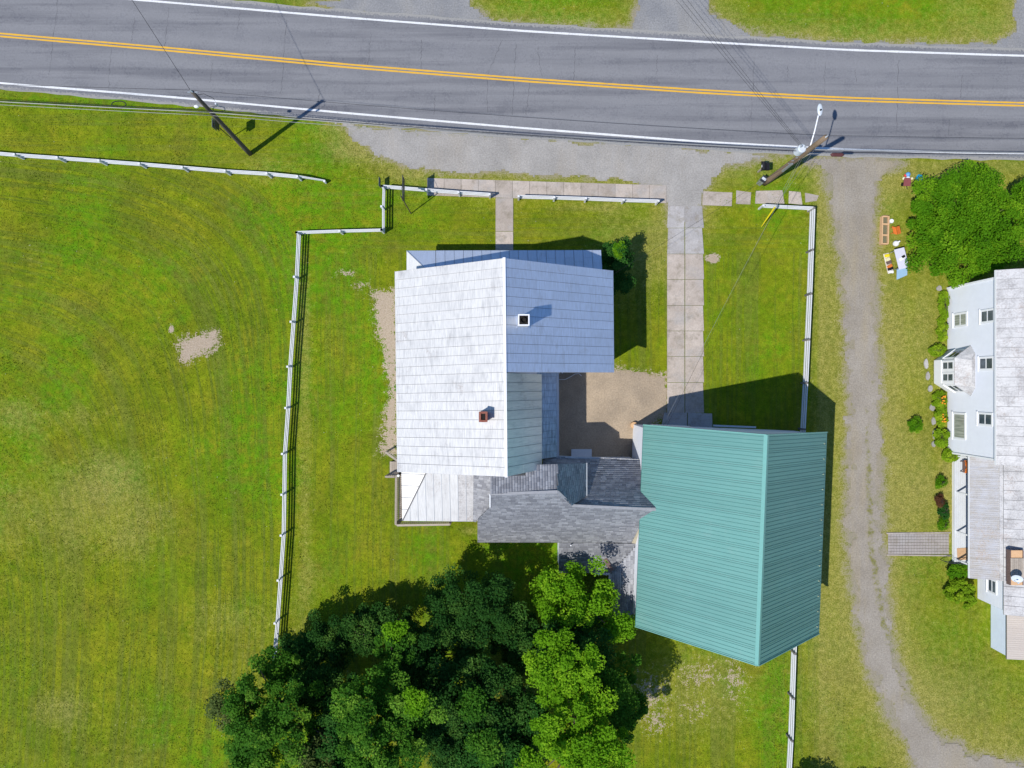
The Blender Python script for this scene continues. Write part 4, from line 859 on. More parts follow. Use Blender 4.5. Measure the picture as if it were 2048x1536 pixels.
mb = MB(); mb.tube([(px_, py_+.15, 7.6), (px_+.15, py_+1.0, 7.9), (px_+.32, py_+1.9, 8.02)], .04, 8); arm = mb.build('lamp_arm', M['white_trim'], RPo)
hd = Vector((px_+.42, py_+2.25, 8.02)); MB().ball(hd, .22, 14, 8, (.75, 1.75, .38)).build('lamp_head', M['lightgrey'], RPo, smooth=True); MB().tube([hd+Vector((0, -.05, .06)), hd+Vector((0, -.05, .14))], .055, 10).build('photocell', M['black'], RPo)
MB().tube([(px_, py_, 9.75), (px_, py_, 10.0)], [.05, .03], 8).build('insulator', M['lightgrey'], RPo)
MB().beam((px_-.1, py_-.02, 6.2), (px_+.55, py_+.25, 6.2), .07, .09).build('cable_bracket', M['grey_metal'], RPo)
for z_ in (5.2, 5.8, 6.4): MB().tube([(px_-.24, py_-.1, z_), (px_-.38, py_-.1, z_)], .03, 6).build('pole_step', M['grey_metal'], RPo)
MB().box((px_-.2, py_-.16, 4.6), (.12, .1, 1.6)).build('conduit', M['grey_metal'], RPo)
def wire(a, b, r, mat, label, sag=.6, n=22, name='overhead_wire'):
    a = Vector(a); b = Vector(b); pts = [a*(1-t)+b*t-Vector((0, 0, sag*4*t*(1-t))) for t in [i/n for i in range(n+1)]]
    return tag(MB().tube(pts, r, 5).build(name, M[mat], smooth=True), label, 'wire', 'overhead wires')
lt2 = lt+Vector((0, 0, .28)); rt2 = Vector((px_, py_, 10.0))
wire((-62, 18.6, 9.6), lt2, .010, 'wire', 'thin top wire running left from the leaning dark pole', .3); wire(lt2, rt2, .010, 'wire', 'thin top wire strung along road between the two poles', .5); wire(rt2, (66, 13.9, 9.8), .010, 'wire', 'thin top wire running right from the street lamp pole', .3)
lm = lambda z: lb+(lt-lb)*(z/9.0)
for j, (z_, m_, r_, nm) in enumerate(((6.7, 'wire_al', .028, 'pale thick cable'), (6.25, 'wire_al', .015, 'pale thin cable'), (6.95, 'wire', .02, 'dark cable'))):
    p = lm(z_)+Vector((.0, -.12, 0)); q = Vector((px_, py_+.2-.1*j, z_+.3)); wire(Vector((-62, p.y+2.6, z_)), p, r_, m_, nm+' over the verge left of the leaning dark pole', .4); wire(p, q, r_, m_, nm+' along road edge between the two poles', .5); wire(q, Vector((66, q.y-.3, z_+.3)), r_, m_, nm+' along road edge right of street lamp pole', .4)
wire(lt2, P(205, -90, 10.5), .014, 'wire', 'thin wire crossing the road from the leaning dark pole', .1)
for j, dx in enumerate((0, .25, .5)): wire((px_-.5, py_+.2, 7.7-.12*j), Vector((2.4-dx*3, 34+dx, 7.8-.15*j)), .009, 'wire', ('upper', 'middle', 'lower')[j]+' dark wire crossing road diagonally from the transformer', .25)
wire((px_-.1, py_-.15, 6.9), bp(-4.6, 6.3, 4.4), .006, 'wire_al', 'pale twisted service wire dropping from lamp pole to barn', .35); wire((px_-.05, py_-.15, 6.6), bp(-4.3, 6.3, 4.2), .008, 'wire', 'dark service wire dropping from lamp pole to barn', .35)
wire((px_-.15, py_-.1, 6.3), (6.1, 6.8, 5.0), .008, 'wire', 'dark service wire from lamp pole to the farmhouse corner', .3)
g0 = P(1523, 453); wire(g0+Vector((0, 0, .05)), (px_, py_-.1, 8.6), .007, 'wire_al', 'steel guy wire from yellow guard up to lamp pole', 0, name='guy_wire')
wire(g0+Vector((.05, -.05, .05)), (px_, py_-.1, 6.1), .007, 'wire_al', 'lower steel guy wire beside the yellow guard', 0, name='guy_wire')
gd = (Vector((px_, py_-.1, 8.6))-g0).normalized(); tag(MB().tube([g0, g0+gd*1.2, g0+gd*2.5], [.03, .055, .055], 8).build('guy_guard', M['yellow']), 'yellow plastic guy wire guard slanting over the lawn', 'guy guard')
q = P(1675, 309, 6.95); tag(MB().tube([q+Vector((-.42, .01, -.02)), q+Vector((-.3, 0, -.04)), q+Vector((.3, -.01, -.04)), q+Vector((.42, -.01, -.02))], [.03, .12, .12, .03], 10).build('splice_case', M['splice']), 'dark red splice case hung on the roadside cable', 'cable box')
q = P(237, 208, 6.35); mb = MB(); mb.tube([q+Vector((.45*math.cos(t), .2*math.sin(t), -.04)) for t in [i*math.pi/9 for i in range(19)]], .03, 6); tag(mb.build('cable_loop', M['wire']), 'dark coiled cable loop hanging by the left road edge', 'cable loop')
q = P(393, 213, 6.5); tag(MB().ball(q, .13, 10, 7, (1.3, .8, .8)).build('cable_terminal', M['white']), 'small white cable terminal beside the leaning dark pole', 'cable box')

# ------------------------------------------------------------------ signs, mailbox, pedestal
sb_ = P(461, 275); RS_ = thing('road_sign', 'back-to-back road sign on a thin post near the leaning pole', 'road sign', sb_)
MB().tube([sb_, sb_+Vector((0, 0, 2.9))], .032, 8).build('sign_post', M['dark_metal'], RS_)
for s in (-1, 1): MB().box((sb_.x+s*.085, sb_.y+.02, 2.5), (.012, .66, .78)).build('sign_panel', M['grey_metal'] if s < 0 else M['dark_metal'], RS_)
HS = thing('hanging_sign', 'tall thin post with narrow dark sign board on the front lawn', 'sign', P(822, 427))
p0 = P(822, 427); p1 = Vector((-7.34, 12.42, 3.9)); MB().tube([p0, p1], .035, 8).build('sign_post', M['brown_wood'], HS)
MB().beam((-7.33, 12.3, 3.05), (-7.33, 14.0, 3.05), .06, .06).build('sign_arm', M['dark_metal'], HS); MB().box((-7.33, 13.2, 2.62), (.05, 1.5, .62)).build('sign_board', M['dark_metal'], HS)
for y_ in (12.6, 13.8): MB().tube([(-7.33, y_, 3.03), (-7.33, y_, 2.9)], .012, 5).build('hanger', M['dark_metal'], HS)
MB().tube([(-7.34, 12.42, 3.85), (-7.33, 13.6, 3.08)], .012, 5).build('stay', M['dark_metal'], HS)
ys_ = P(763, 370); YS = thing('yard_sign', 'small dark blue yard sign by the corner fence post', 'sign', ys_)
MB().box((ys_.x, ys_.y, .68), (.03, .62, .55)).build('sign_panel', M['sign_blue'], YS)
for s in (-.2, .2): MB().tube([(ys_.x, ys_.y+s, 0), (ys_.x, ys_.y+s, .42)], .012, 6).build('stake', M['dark_metal'], YS)
mbx = P(1516, 344); MX = thing('mailbox', 'black roadside mailbox on a post near the thick pole', 'mailbox', mbx)
MB().box((mbx.x, mbx.y, .5), (.1, .1, 1.0)).build('mailbox_post', M['grey_wood'], MX)
prof = [(-.13, 0), (.13, 0), (.13, .17)]+[(.13*math.cos(t), .17+.11*math.sin(t)) for t in [math.pi*i/8 for i in range(1, 8)]]+[(-.13, .17)]
MB().prism([(mbx.x+a, mbx.y-.2, 1.0+b) for a, b in prof], (0, .55, 0)).build('box', M['black'], MX); MB().box((mbx.x-.1, mbx.y+.365, 1.14), (.2, .015, .2)).build('mailbox_door', M['black'], MX); MB().box((mbx.x-.145, mbx.y+.05, 1.18), (.012, .16, .1)).build('number_plate', M['white'], MX)
MB().box((mbx.x+.28, mbx.y+.05, 1.08), (.22, .5, .2)).build('paper_tube', M['black'], MX)
pd = P(1519, 365); PD = thing('cable_pedestal', 'short grey cable pedestal at the foot of the thick pole', 'pedestal', pd)
MB().box((pd.x, pd.y, .42), (.32, .42, .84), R(-35)).build('cabinet', M['grey_metal'], PD); MB().box((pd.x, pd.y, .865), (.37, .47, .05), R(-35)).build('lid', M['dark_metal'], PD); MB().box((pd.x, pd.y, .90), (.30, .17, .02), R(-35)).build('lid_panel', M['lightgrey'], PD)

# courtyard items
q = P(1163, 907, .3); ST = thing('back_step', 'wide wooden step in the shaded courtyard by the shingled wing', 'step', (q.x, q.y, 0))
MB().box((q.x, q.y, .30), (1.45, .62, .06)).build('tread', M['lightgrey'], ST); MB().box((q.x, q.y+.26, .14), (1.4, .04, .27)).build('riser', M['white_trim'], ST); MB().box((q.x, q.y-.26, .14), (1.4, .04, .27)).build('riser', M['lightgrey'], ST)
q = P(1267, 850); tag(MB().tube([(q.x, q.y, 0), (q.x, q.y, .05), (q.x, q.y, .28), (q.x, q.y, .30)], [.24, .25, .24, .22], 16).build('tree_stump', M['tan_wood']), 'pale round cut stump by the barn corner', 'stump')
pts = [P(a, b, .02) for a, b in ((1118, 759), (1130, 759), (1142, 753), (1150, 748), (1158, 747), (1163, 752))]; tag(MB().tube(pts, .025, 6).build('garden_hose', M['white']), 'white garden hose lying along the shaded house wall', 'hose')
for j, x_ in enumerate((1119, 1125)):
    q = P(x_, 746, .9); tag(MB().tube([(q.x, q.y+.1, 0), (q.x, q.y, .95)], .04, 8).build('white_stake', M['white']), ('left' if j == 0 else 'right')+' of two white stakes by the shaded house wall', 'stake', 'white stakes at the house wall')

# ------------------------------------------------------------------ yard-sale items by the neighbour's tree
q = P(1766, 462); PB = thing('planter_box', 'long raw wood planter box with three openings beside the driveway', 'planter', (q.x, q.y, 0)); rz = R(-1.5)
for s in (-1, 1): MB().box((q.x+s*.22, q.y, .18), (.075, 2.0, .34), rz).build('side_board', M['tan_wood'], PB)
for k_, y_ in enumerate((-.97, -.36, .42, .97)): MB().box((q.x, q.y+y_, .18), (.36, .1, .33), rz).build('cross_board', M['tan_wood'], PB)
MB().box((q.x, q.y, .11), (.36, 1.85, .16), rz).build('soil_fill', M['soil'], PB)
q = P(1778.5, 444); tag(MB().tube([(q.x, q.y, 0), (q.x, q.y, .32), (q.x, q.y, .30), (q.x, q.y, .05)], [.12, .15, .135, .11], 14).build('bucket', M['white']), 'small white bucket between the planter box and the tree', 'bucket')
q = P(1785, 462); OC = thing('toy_chair', 'small orange wooden chair at the tree edge beside the planter box', 'chair', (q.x, q.y, 0))
for i in range(3): MB().box((q.x-.1+i*.09, q.y-i*.03, .3), (.075, .55, .03), R(14)).build('seat_slat', M['orange'], OC)
MB().box((q.x+.17, q.y-.04, .48), (.04, .55, .36), R(14)).build('backrest', M['orange'], OC)
for sx in (-.12, .15):
    for sy in (-.2, .2): MB().box((q.x+sx, q.y+sy, .14), (.04, .04, .28), R(14)).build('leg', M['orange'], OC)
q = P(1792, 487, .2); mb = MB(); mb.ball((q.x, q.y, .2), .22, 12, 8, (1, .95, .9)); mb.box((q.x+.12, q.y+.1, .33), (.16, .1, .12), .5); mb.box((q.x-.14, q.y-.05, .32), (.12, .2, .08), .2)
tag(mb.build('white_toy', M['white']), 'white plastic toy on grass just north of the lilac table', 'toy')
q = P(1803, 517, .72); rz = R(14); TB = thing('folding_table', 'pale lilac folding table under the edge of the broad tree', 'table', (q.x, q.y, 0)); Mt = Matrix.Rotation(rz, 3, 'Z')
MB().box((q.x, q.y, .72), (.72, 1.45, .04), rz).build('tabletop', M['lilac'], TB)
for sx in (-.3, .3):
    for sy in (-.62, .62): p = Vector((q.x, q.y, .35))+Mt @ Vector((sx, sy, 0)); MB().box(p, (.035, .035, .70), rz).build('leg', M['grey_metal'], TB)
for nm, dx, dy, sz, m_, lb_ in (('table_box', .12, .1, (.2, .16, .1), 'black', 'small black box lying on the lilac folding table'), ('cloth_item', .0, -.02, (.3, .2, .04), 'white', 'folded white cloth on the lilac folding table')):
    p = Vector((q.x, q.y, .74+sz[2]/2))+Mt @ Vector((dx, dy, 0)); tag(MB().box(p, sz, rz+.3).build(nm, M[m_]), lb_, nm.replace('_', ' '))
rg = q+Mt @ Vector((-.58, -.08, 0)); tag(MB().box((rg.x, rg.y, .012), (.42, 1.45, .02), rz).build('ground_cloth', M['cream_metal']), 'cream ground cloth spread beside the lilac table', 'cloth')
for nm, dy, sz, m_, lb_ in (('toy_truck_box', .55, (.3, .2, .12), 'yellow', 'yellow box at the top end of the ground cloth'), ('carton', .28, (.26, .22, .14), 'cream', 'cream carton on the ground cloth beside the table'), ('dark_bag', .05, (.3, .22, .16), 'brown_wood', 'dark brown bag in the middle of the ground cloth'), ('crate', -.22, (.32, .2, .13), 'orange', 'orange brown crate on the ground cloth'), ('black_case', -.42, (.34, .18, .15), 'black', 'black case near the bottom end of the ground cloth'), ('white_carton', -.64, (.3, .17, .12), 'white', 'white carton at the bottom end of the ground cloth')):
    p = rg+Mt @ Vector((0, dy, 0)); mb = MB().box((p.x, p.y, .022+sz[2]/2), sz, rz+random.uniform(-.4, .4)); mb.box((p.x, p.y, .022+sz[2]+.012), (sz[0]*.8, sz[1]*.8, .02), rz); tag(mb.build(nm, M[m_]), lb_, nm.replace('_', ' '))
p = P(1803, 545, .3); tag(MB().box((p.x, p.y, .36), (.8, .04, .85), R(24), (R(-52), 0)).build('leaning_board', M['palblue']), 'pale blue board leaning at the end of the lilac table', 'board')
q = P(1808, 367); TU = thing('maroon_cart', 'maroon garden cart holding coloured balls by the tree', 'cart', (q.x, q.y, 0))
MB().hexa([(q.x-.15, q.y-.22, .15), (q.x+.18, q.y-.22, .15), (q.x+.16, q.y+.2, .15), (q.x-.12, q.y+.2, .15)], [(q.x-.28, q.y-.3, .42), (q.x+.3, q.y-.3, .42), (q.x+.24, q.y+.28, .42), (q.x-.2, q.y+.28, .42)]).build('tray', M['maroon'], TU)
for s in (-.2, .2): MB().tube([(q.x+s-.03, q.y-.1, .13), (q.x+s+.03, q.y-.1, .13)], .13, 12).build('wheel', M['black'], TU)
MB().tube([(q.x, q.y-.25, .3), (q.x-.05, q.y-.55, .5)], .02, 6).build('handle', M['dark_metal'], TU)
for px2, py2, r_, m_, lb_ in ((1816, 349, .17, 'blue', 'pale blue ball at the top of the ball pile'), (1811, 351, .11, 'red', 'small red ball beside the pale blue ball'), (1808, 357, .12, 'cream', 'cream ball left of the white balls'), (1816, 357, .16, 'white', 'larger white ball below the pale blue ball'), (1811, 362, .13, 'white', 'white ball resting against the maroon cart'), (1824, 357, .10, 'cream', 'small cream ball between white ball and teal pot')):
    b_ = P(px2, py2, r_); tag(MB().ball((b_.x, b_.y, r_), r_, 14, 10).build('ball', M[m_], smooth=True), lb_, 'ball', 'balls by the cart')
q = P(1834, 358); tag(MB().tube([(q.x, q.y, 0), (q.x, q.y, .3), (q.x, q.y, .34), (q.x, q.y, .33), (q.x, q.y, .1)], [.15, .22, .24, .2, .14], 16).build('flower_pot', M['teal']), 'teal flower pot at the top left of the broad tree', 'pot')

# stepping stones along the neighbour's wall
for j, (px2, py2, a, b) in enumerate(((1852, 728, .32, .75), (1855, 752, .3, .7), (1860, 777, .34, .5), (1864, 815, .36, .55), (1867, 842, .34, .6), (1869, 868, .36, .8), (1867, 888, .28, .5), (1878, 577, .4, .4))):
    q = P(px2, py2); n = 9; tag(MB().prism([(q.x+a/2*math.cos(t)*random.uniform(.8, 1.1), q.y+b/2*math.sin(t)*random.uniform(.8, 1.1), -.03) for t in [2*math.pi*i/n for i in range(n)]], (0, 0, .09)).build('edging_stone', M['stone']),
      ['first', 'second', 'third', 'fourth', 'fifth', 'sixth', 'seventh', 'lone'][j]+(' grey flat stone from the top along the bay side flower bed' if j < 7 else ' grey stone at the top corner of the pale house'), 'stone', 'bed edging stones')

# ------------------------------------------------------------------ foliage
def leaf_cloud(name, pts, size, mat, parent, tint, up=1.1, seed=0, aspect=.62):
    r = np.random.default_rng(seed); n = len(pts); nr_ = r.normal(size=(n, 3)); nr_[:, 2] = np.abs(nr_[:, 2])+up; nr_ /= np.linalg.norm(nr_, axis=1)[:, None]
    t = r.normal(size=(n, 3)); t -= (t*nr_).sum(1)[:, None]*nr_; t /= np.linalg.norm(t, axis=1)[:, None]; b = np.cross(nr_, t)
    s = (size*r.uniform(.6, 1.35, n))[:, None]; a = aspect
    V = np.stack([pts-t*s*.5, pts+b*s*.5*a+nr_*s*.08, pts+t*s*.5, pts-b*s*.5*a+nr_*s*.08], 1).reshape(-1, 3)
    off = np.array(parent_loc(parent)); me = np_mesh(name, V-off, np.arange(n*4).reshape(-1, 4), mat); set_attr(me, 'tint', np.clip(tint, 0, 1), 'FACE')
    return link(name, me, parent)
def crown_points(c, rad, nclump, per, cr, seed, shell=.55, flat=1.0, low=-.5, la=.68):
    per = int(per*1.5)
    r = np.random.default_rng(seed); d = r.normal(size=(nclump*3, 3)); d /= np.linalg.norm(d, axis=1)[:, None]; d = d[d[:, 2] > low][:nclump]; n = len(d)
    rr = shell+(1-shell)*r.random(n)**.6; rr[::3] *= r.uniform(.15, .8, len(rr[::3])); lump = 1-la/2+la*fbm(d[:, 0]*2+9, d[:, 1]*2+d[:, 2]*1.3+5, 1.3, seed)
    cc = np.array(c)+d*rr[:, None]*np.array(rad)*lump[:, None]
    k_ = cr*r.uniform(.5, 1.25, n); o = r.normal(size=(n, per, 3)); o /= np.linalg.norm(o, axis=2)[:, :, None]; o *= (r.random((n, per))**.45)[:, :, None]*k_[:, None, None]; o[:, :, 2] *= .62*flat
    pts = (cc[:, None, :]+o).reshape(-1, 3); ct = r.random(n); top = np.clip((cc[:, 2]-c[2])/rad[2]*.0+.5, 0, 1)
    tint = (ct[:, None]**1.3*.72+r.random((n, per))*.28).reshape(-1); keep = pts[:, 2] > .15
    return pts[keep], tint[keep], cc
def tree(name, label, cx, cy, zc, rad, mat, nclump, per, cr, leaf, seed, base=None, cat='tree', group='trees behind the barn', trunk=.2, extra=None, low=-.45, la=.68):
    leaf *= .82
    c = P(cx, cy, zc); b = Vector((c.x, c.y, 0)) if base is None else P(*base)
    T = thing(name, label, cat, b, group); pts, tint, cc = crown_points(tuple(c), rad, nclump, per, cr, seed, low=low, la=la)
    leaf_cloud('crown', pts, leaf, M[mat], T, tint, seed=seed)
    if extra:
        for (ex, ey, ez, er, m2, nc) in extra:
            e = P(ex, ey, ez); p2, t2, c2_ = crown_points(tuple(e), (er, er, er*.8), nc, per, cr, seed+91); leaf_cloud('crown', p2, leaf, M[m2], T, t2, seed=seed+5); cc = np.concatenate([cc, c2_[:6]])
    if trunk:
        fork = b*.35+c*.65; fork.z = max(.5, zc-rad[2]*.75); mb = MB(); mb.tube([b-Vector((0, 0, .2)), b*.6+fork*.4, fork], [trunk*1.25, trunk, trunk*.75], 10); rs = random.Random(seed)
        for i in range(min(14, len(cc))):
            e = Vector(cc[rs.randrange(len(cc))]); m1 = fork*.5+e*.5+Vector((0, 0, .25)); mb.tube([fork, m1, e], [trunk*.5, trunk*.28, trunk*.1], 6)
        mb.build('trunk', M['bark'], T, smooth=True)
    return T
tree('maple_tree', 'bright green maple overhanging the shingled lean-to', 1145, 1190, 4.2, (2.55, 2.2, 1.4), 'leaf_lit', 62, 150, .62, .20, 1, extra=[(1240, 1258, 4.4, .8, 'leaf_lit', 12)])
tree('maple_tree', 'bright green maple crown in the middle of the right hand grove', 1128, 1335, 7.0, (2.3, 2.2, 1.4), 'leaf_lit', 52, 150, .6, .20, 2)
tree('maple_tree', 'largest bright green maple at the bottom edge of the photo', 1160, 1490, 7.6, (3.2, 3.4, 2.0), 'leaf_lit', 95, 160, .68, .20, 3)
tree('understory_tree', 'darker green tree between the bright maples and the barn', 1212, 1390, 4.2, (2.4, 3.4, 2.0), 'leaf_mid', 100, 150, .65, .20, 4)
tree('understory_tree', 'shaded green tree right below the lean-to maple', 1150, 1290, 4.2, (2.6, 2.2, 1.8), 'leaf_deep', 70, 150, .65, .19, 5)
tree('dark_tree', 'dark round tree nearest the lawn below the shingled wing', 948, 1220, 4.2, (3.1, 2.9, 2.3), 'leaf_dark', 130, 150, .6, .17, 6)
tree('broadleaf_tree', 'tall green tree with clumped crown left of centre in grove', 770, 1435, 8.4, (3.2, 3.0, 2.3), 'leaf_mid', 95, 170, .62, .19, 7, extra=[(830, 1400, 9.6, .6, 'leaf_lit', 6), (720, 1420, 9.4, .7, 'leaf_mid', 8)])  # the small maple-green clump is coloured as a sunlit highlight
tree('broadleaf_tree', 'tall dark green tree in the middle of the grove', 955, 1400, 5.8, (3.2, 3.0, 1.9), 'leaf_dark', 95, 170, .72, .19, 8, extra=[(935, 1400, 7.4, .9, 'leaf_mid', 8)])
tree('broadleaf_tree', 'dark tree with pale clumps at the bottom centre edge', 985, 1515, 6.0, (2.7, 2.5, 1.9), 'leaf_deep', 75, 160, .7, .19, 9, extra=[(965, 1485, 7.6, 1.0, 'leaf_mid', 8)])
tree('broadleaf_tree', 'green tree leaning over the field at grove left end', 545, 1435, 5.6, (3.0, 3.9, 2.6), 'leaf_mid', 110, 160, .62, .19, 10, extra=[(470, 1410, 4.8, 1.5, 'leaf_olive', 26), (620, 1500, 6.0, 1.6, 'leaf_olive', 24), (500, 1500, 5.0, 1.5, 'leaf_mid', 20), (560, 1335, 3.4, 1.35, 'leaf_mid', 24), (600, 1290, 2.6, 1.1, 'leaf_deep', 18), (625, 1360, 3.4, 1.5, 'leaf_deep', 22)])
tree('small_tree', 'sparse dark tree at the upper left of the grove', 690, 1265, 2.6, (2.6, 1.7, 1.3), 'leaf_dark', 60, 120, .5, .17, 11)
tree('small_tree', 'slim green tree between the sparse dark tree and grove centre', 790, 1300, 6.0, (1.3, 2.3, 1.6), 'leaf_mid', 34, 140, .5, .18, 12, base=(800, 1310), extra=[(785, 1255, 7.2, .55, 'leaf_lit', 7)])  # yellow-green extra clump is a highlight put in by leaf colour
tree('understory_tree', 'deep shade tree in the hollow of the grove', 855, 1320, 5.2, (2.6, 2.3, 1.9), 'leaf_dark', 85, 150, .65, .18, 13)
tree('broadleaf_tree', 'green tree cut off by bottom edge below the tall clumped one', 720, 1600, 6.6, (3.6, 2.6, 2.2), 'leaf_mid', 85, 150, .68, .19, 14)
tree('broadleaf_tree', 'dark tree cut off by bottom edge left of the maple', 870, 1610, 6.0, (3.2, 2.6, 2.2), 'leaf_deep', 80, 150, .68, .19, 15)
tree('understory_tree', 'low dark tree at the grove edge right of the sparse dark tree', 772, 1250, 2.4, (2.0, 1.2, 1.2), 'leaf_dark', 50, 130, .5, .17, 25)
tree('understory_tree', 'shaded low tree filling grove between sparse dark tree and fence', 655, 1370, 3.4, (2.6, 2.0, 1.5), 'leaf_dark', 70, 150, .6, .18, 20)
tree('understory_tree', 'low dark tree in the gap left of the bright maples', 1050, 1290, 3.8, (1.6, 2.2, 1.7), 'leaf_dark', 60, 150, .6, .18, 21)
tree('understory_tree', 'low dark tree under the bottom centre crowns', 1050, 1450, 5.0, (2.0, 2.2, 2.0), 'leaf_deep', 70, 150, .65, .19, 22)
tree('understory_tree', 'low green tree between the tall clumped tree and grove left end', 665, 1480, 5.4, (1.8, 2.4, 1.9), 'leaf_deep', 70, 150, .65, .19, 23)
tree('understory_tree', 'shaded tree between the two tall middle crowns', 870, 1450, 6.0, (2.0, 2.2, 2.0), 'leaf_dark', 70, 150, .65, .19, 24)
tree('roadside_tree', 'tree just off the bottom edge casting shadow beside the driveway', 1610, 1680, 4.0, (2.0, 1.6, 1.5), 'leaf_mid', 40, 120, .6, .2, 16, group=None)
tree('roadside_tree', 'tree just off the bottom edge near the driveway bend', 1730, 1720, 4.6, (2.2, 1.8, 1.5), 'leaf_mid', 40, 120, .6, .2, 17, group=None)
tree('broad_tree', 'broad low leafy green tree beside the pale house and road', 1934, 447, 2.0, (4.35, 3.85, 2.3), 'leaf_bright', 210, 200, .68, .17, 18, group=None, trunk=.22, low=-.15, la=.75)
tree('dark_shrub', 'dark green shrub at the shaded corner of the farmhouse', 1234, 538, 1.7, (1.2, 1.9, 1.5), 'leaf_deep', 80, 130, .42, .13, 19, cat='shrub', group=None, trunk=.05, extra=[(1240, 498, 3.0, .35, 'leaf_bright', 6)])
def shrub(px2, py2, rx, ry, h, mat, label, n, leaf=.12, seed=0, cat='shrub', name='garden_shrub', group='shrubs by the pale house'):
    c = P(px2, py2, h*.5); return tree(name, label, px2, py2, h*.5, (rx, ry, h*.5), mat, n, 90, .22, leaf, seed, cat=cat, group=group, trunk=.03, low=-.4)
shrub(1831, 851, .5, .52, .8, 'leaf_bright', 'small round green bush alone on the lawn by the driveway', 34, .1, 31)
shrub(1881, 964, .38, .42, .6, 'leaf_bright', 'small bright green bush near the pale house porch', 22, .1, 32)
shrub(1878, 1002, .32, .35, .5, 'leaf_red', 'small reddish brown bush beside the porch', 18, .1, 33)
shrub(1887, 1022, .4, .6, .6, 'leaf_deep', 'dark green low bush beside the porch, below the reddish one', 24, .1, 34)
shrub(1886, 1048, .34, .4, .5, 'leaf_bright', 'last green bush beside the porch, next to paver walk', 18, .1, 35)
shrub(1917, 1142, .75, .42, 1.0, 'leaf_bright', 'leafy green bush below the porch steps handrail', 36, .14, 36)
shrub(1923, 1186, 1.0, 1.05, 1.3, 'leaf_shrub', 'large yellow green bush against the pale house wall', 80, .15, 37)
for j, (px2, py2, rx, ry, h, m_, lb_) in enumerate(((1886, 610, .22, .9, .6, 'leaf_shrub', 'narrow green bed plants under the first lower window'), (1884, 660, .24, .9, .6, 'leaf_shrub', 'narrow green bed plants just above the bay window'), (1872, 700, .5, .35, .6, 'leaf_shrub', 'green bed plants at the top side of the bay window'),
        (1877, 800, .5, .5, .7, 'leaf_shrub', 'yellow green day lilies right below the bay window'), (1880, 835, .42, .7, .7, 'leaf_shrub', 'yellow green day lilies beside the curtained window'), (1880, 875, .4, .7, .7, 'leaf_shrub', 'yellow green day lilies at the lower end of the bed'), (1900, 912, .6, .35, .7, 'leaf_shrub', 'yellow green day lilies at the house corner by the porch'))):
    t_ = shrub(px2, py2, rx, ry, h, m_, lb_, 34, .16, 50+j, cat='plant', name='bed_plant', group='plants along the pale house wall')
    if j in (3, 4):
        mb = MB(); q = P(px2, py2, .7)
        for k_ in range(9): mb.ball((q.x+random.uniform(.1, .42), q.y+random.uniform(-.3, .3), .72+random.uniform(0, .12)), .06, 6, 4)
        mb.build('blossom', M['blossom'], t_, kind='stuff')

# grass blades over the lawns
N = 330000
gx = rng.uniform(-38, 38, N); gy = rng.uniform(-29, 29, N)
gr, soil, dry, lush, mw_, al_, ms_, gsd = fields(gx, gy)
keep = (sdf(gx, gy, road_poly) > .25) & (gr < .55) & (soil < .5) & (rng.random(N) > gr*1.3)
for poly in ([(-7, 9), (6, 9), (6, .9), (3, .9), (3, -5), (8.5, -5), (8.5, -3.1), (20, -3.1), (20, -16), (8, -16), (6.9, -12.6), (3.3, -12.6), (3.3, -10.4), (-2.6, -10.4), (-2.6, -9.6), (-8, -9.7), (-8, -5), (-7, -5)],
             [(31, 6.9), (42, 6.9), (42, -19), (34.1, -19), (33.2, -15.4), (33.2, -12.7), (31.3, -12.7), (31, -5)], [(26.8, -10.6), (31.3, -10.6), (31.3, -12.2), (26.8, -12.2)],
             [tuple(p)[:2] for p in PL([(852, 354), (1340, 369), (1340, 412), (852, 394)])], [tuple(p)[:2] for p in PL([(989, 390), (1028, 390), (1028, 510), (989, 510)])], [tuple(p)[:2] for p in PL([(1332, 405), (1409, 405), (1426, 865), (1320, 865)])]):
    keep &= sdf(gx, gy, poly) > .04
gx, gy, dry, lush, gr = gx[keep], gy[keep], dry[keep], lush[keep], gr[keep]; n = len(gx)
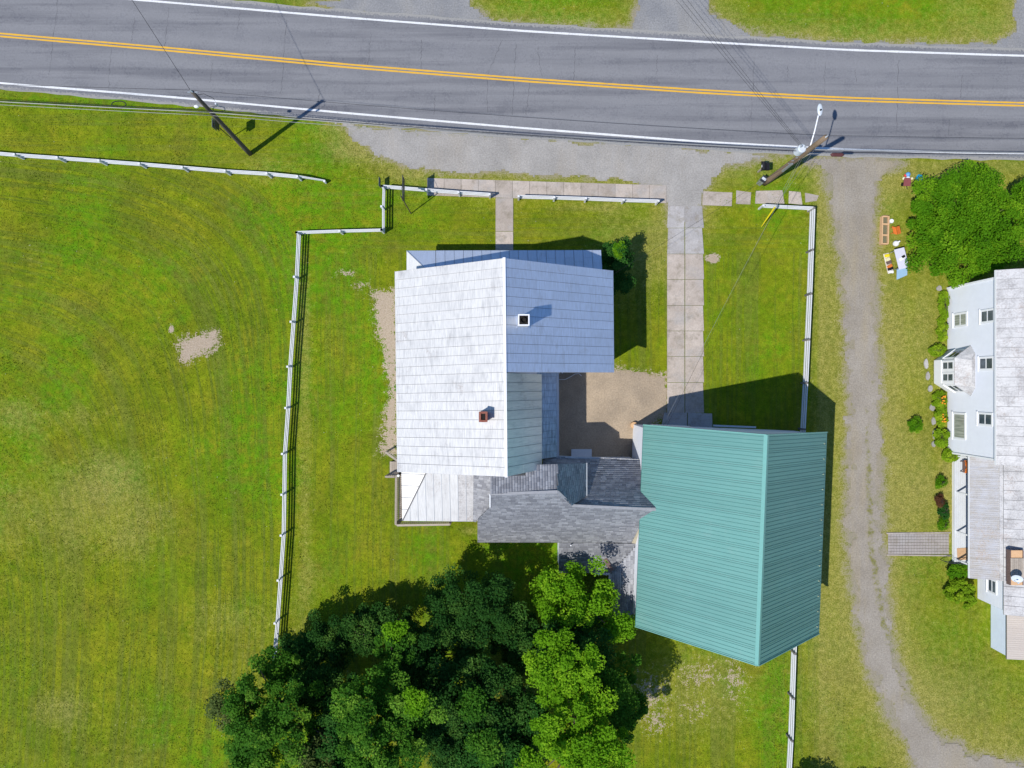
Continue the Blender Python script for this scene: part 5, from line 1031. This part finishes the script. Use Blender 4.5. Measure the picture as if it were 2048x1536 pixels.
tall = 1+1.6*np.exp(-((gx-P(1555, 1420).x)/.7)**2)*(gy < -19)+.9*np.clip((vnoise(gx, gy, .8, 5)-.72)*4, 0, 1)
h = rng.uniform(.02, .05, n)*tall; wd = rng.uniform(.018, .04, n); a = rng.uniform(0, 2*math.pi, n); ln = rng.uniform(.3, 1.3, n)*h
ca, sa = np.cos(a), np.sin(a); z0 = np.full(n, -.02)
V = np.stack([np.stack([gx-sa*wd, gy+ca*wd, z0], 1), np.stack([gx+sa*wd, gy-ca*wd, z0], 1), np.stack([gx+ca*ln, gy+sa*ln, h], 1)], 1).reshape(-1, 3)
me = np_mesh('grass', V, np.arange(n*3).reshape(-1, 3), M['blade'])
set_attr(me, 'tint', np.clip(fbm(gx, gy, .3, 41)*.7+rng.random(n)*.5-.1-lush*.2, 0, 1), 'FACE'); set_attr(me, 'dry', np.clip(dry*.8+.3*(rng.random(n)-.4), 0, 1), 'FACE')
tag(link('grass', me), 'short mown grass blades across the lawns and field', 'grass', kind='stuff')
nf = 1100; fx = rng.uniform(-37, 37, nf); fy = rng.uniform(-28, 28, nf); kf = (vnoise(fx, fy, .35, 8) > .55) & (sdf(fx, fy, road_poly) > .6)
gr_, so__, *_ = fields(fx, fy); kf &= (gr_ < .3) & (so__ < .4) & ((np.abs(fx) > 8.5) | (fy > 9.5) | (fy < -11)) & ~((fx > 8) & (fx < 21) & (fy < -2) & (fy > -17)) & ~((fx > 31) & (fy < 7)); fx, fy = fx[kf], fy[kf]; nf = len(fx); rr = rng.uniform(.012, .032, nf); zz = np.full(nf, .06)
Vf = np.stack([np.stack([fx-rr, fy, zz], 1), np.stack([fx, fy-rr, zz], 1), np.stack([fx+rr, fy, zz+.01], 1), np.stack([fx, fy+rr, zz], 1)], 1).reshape(-1, 3)
tag(link('clover_blossoms', np_mesh('clover_blossoms', Vf, np.arange(nf*4).reshape(-1, 4), simple('clover_blossom', (.42, .43, .27), .9, 0, .2))), 'tiny pale clover blossoms scattered over the lawns', 'flowers', kind='stuff')
print('objects', len(bpy.data.objects))
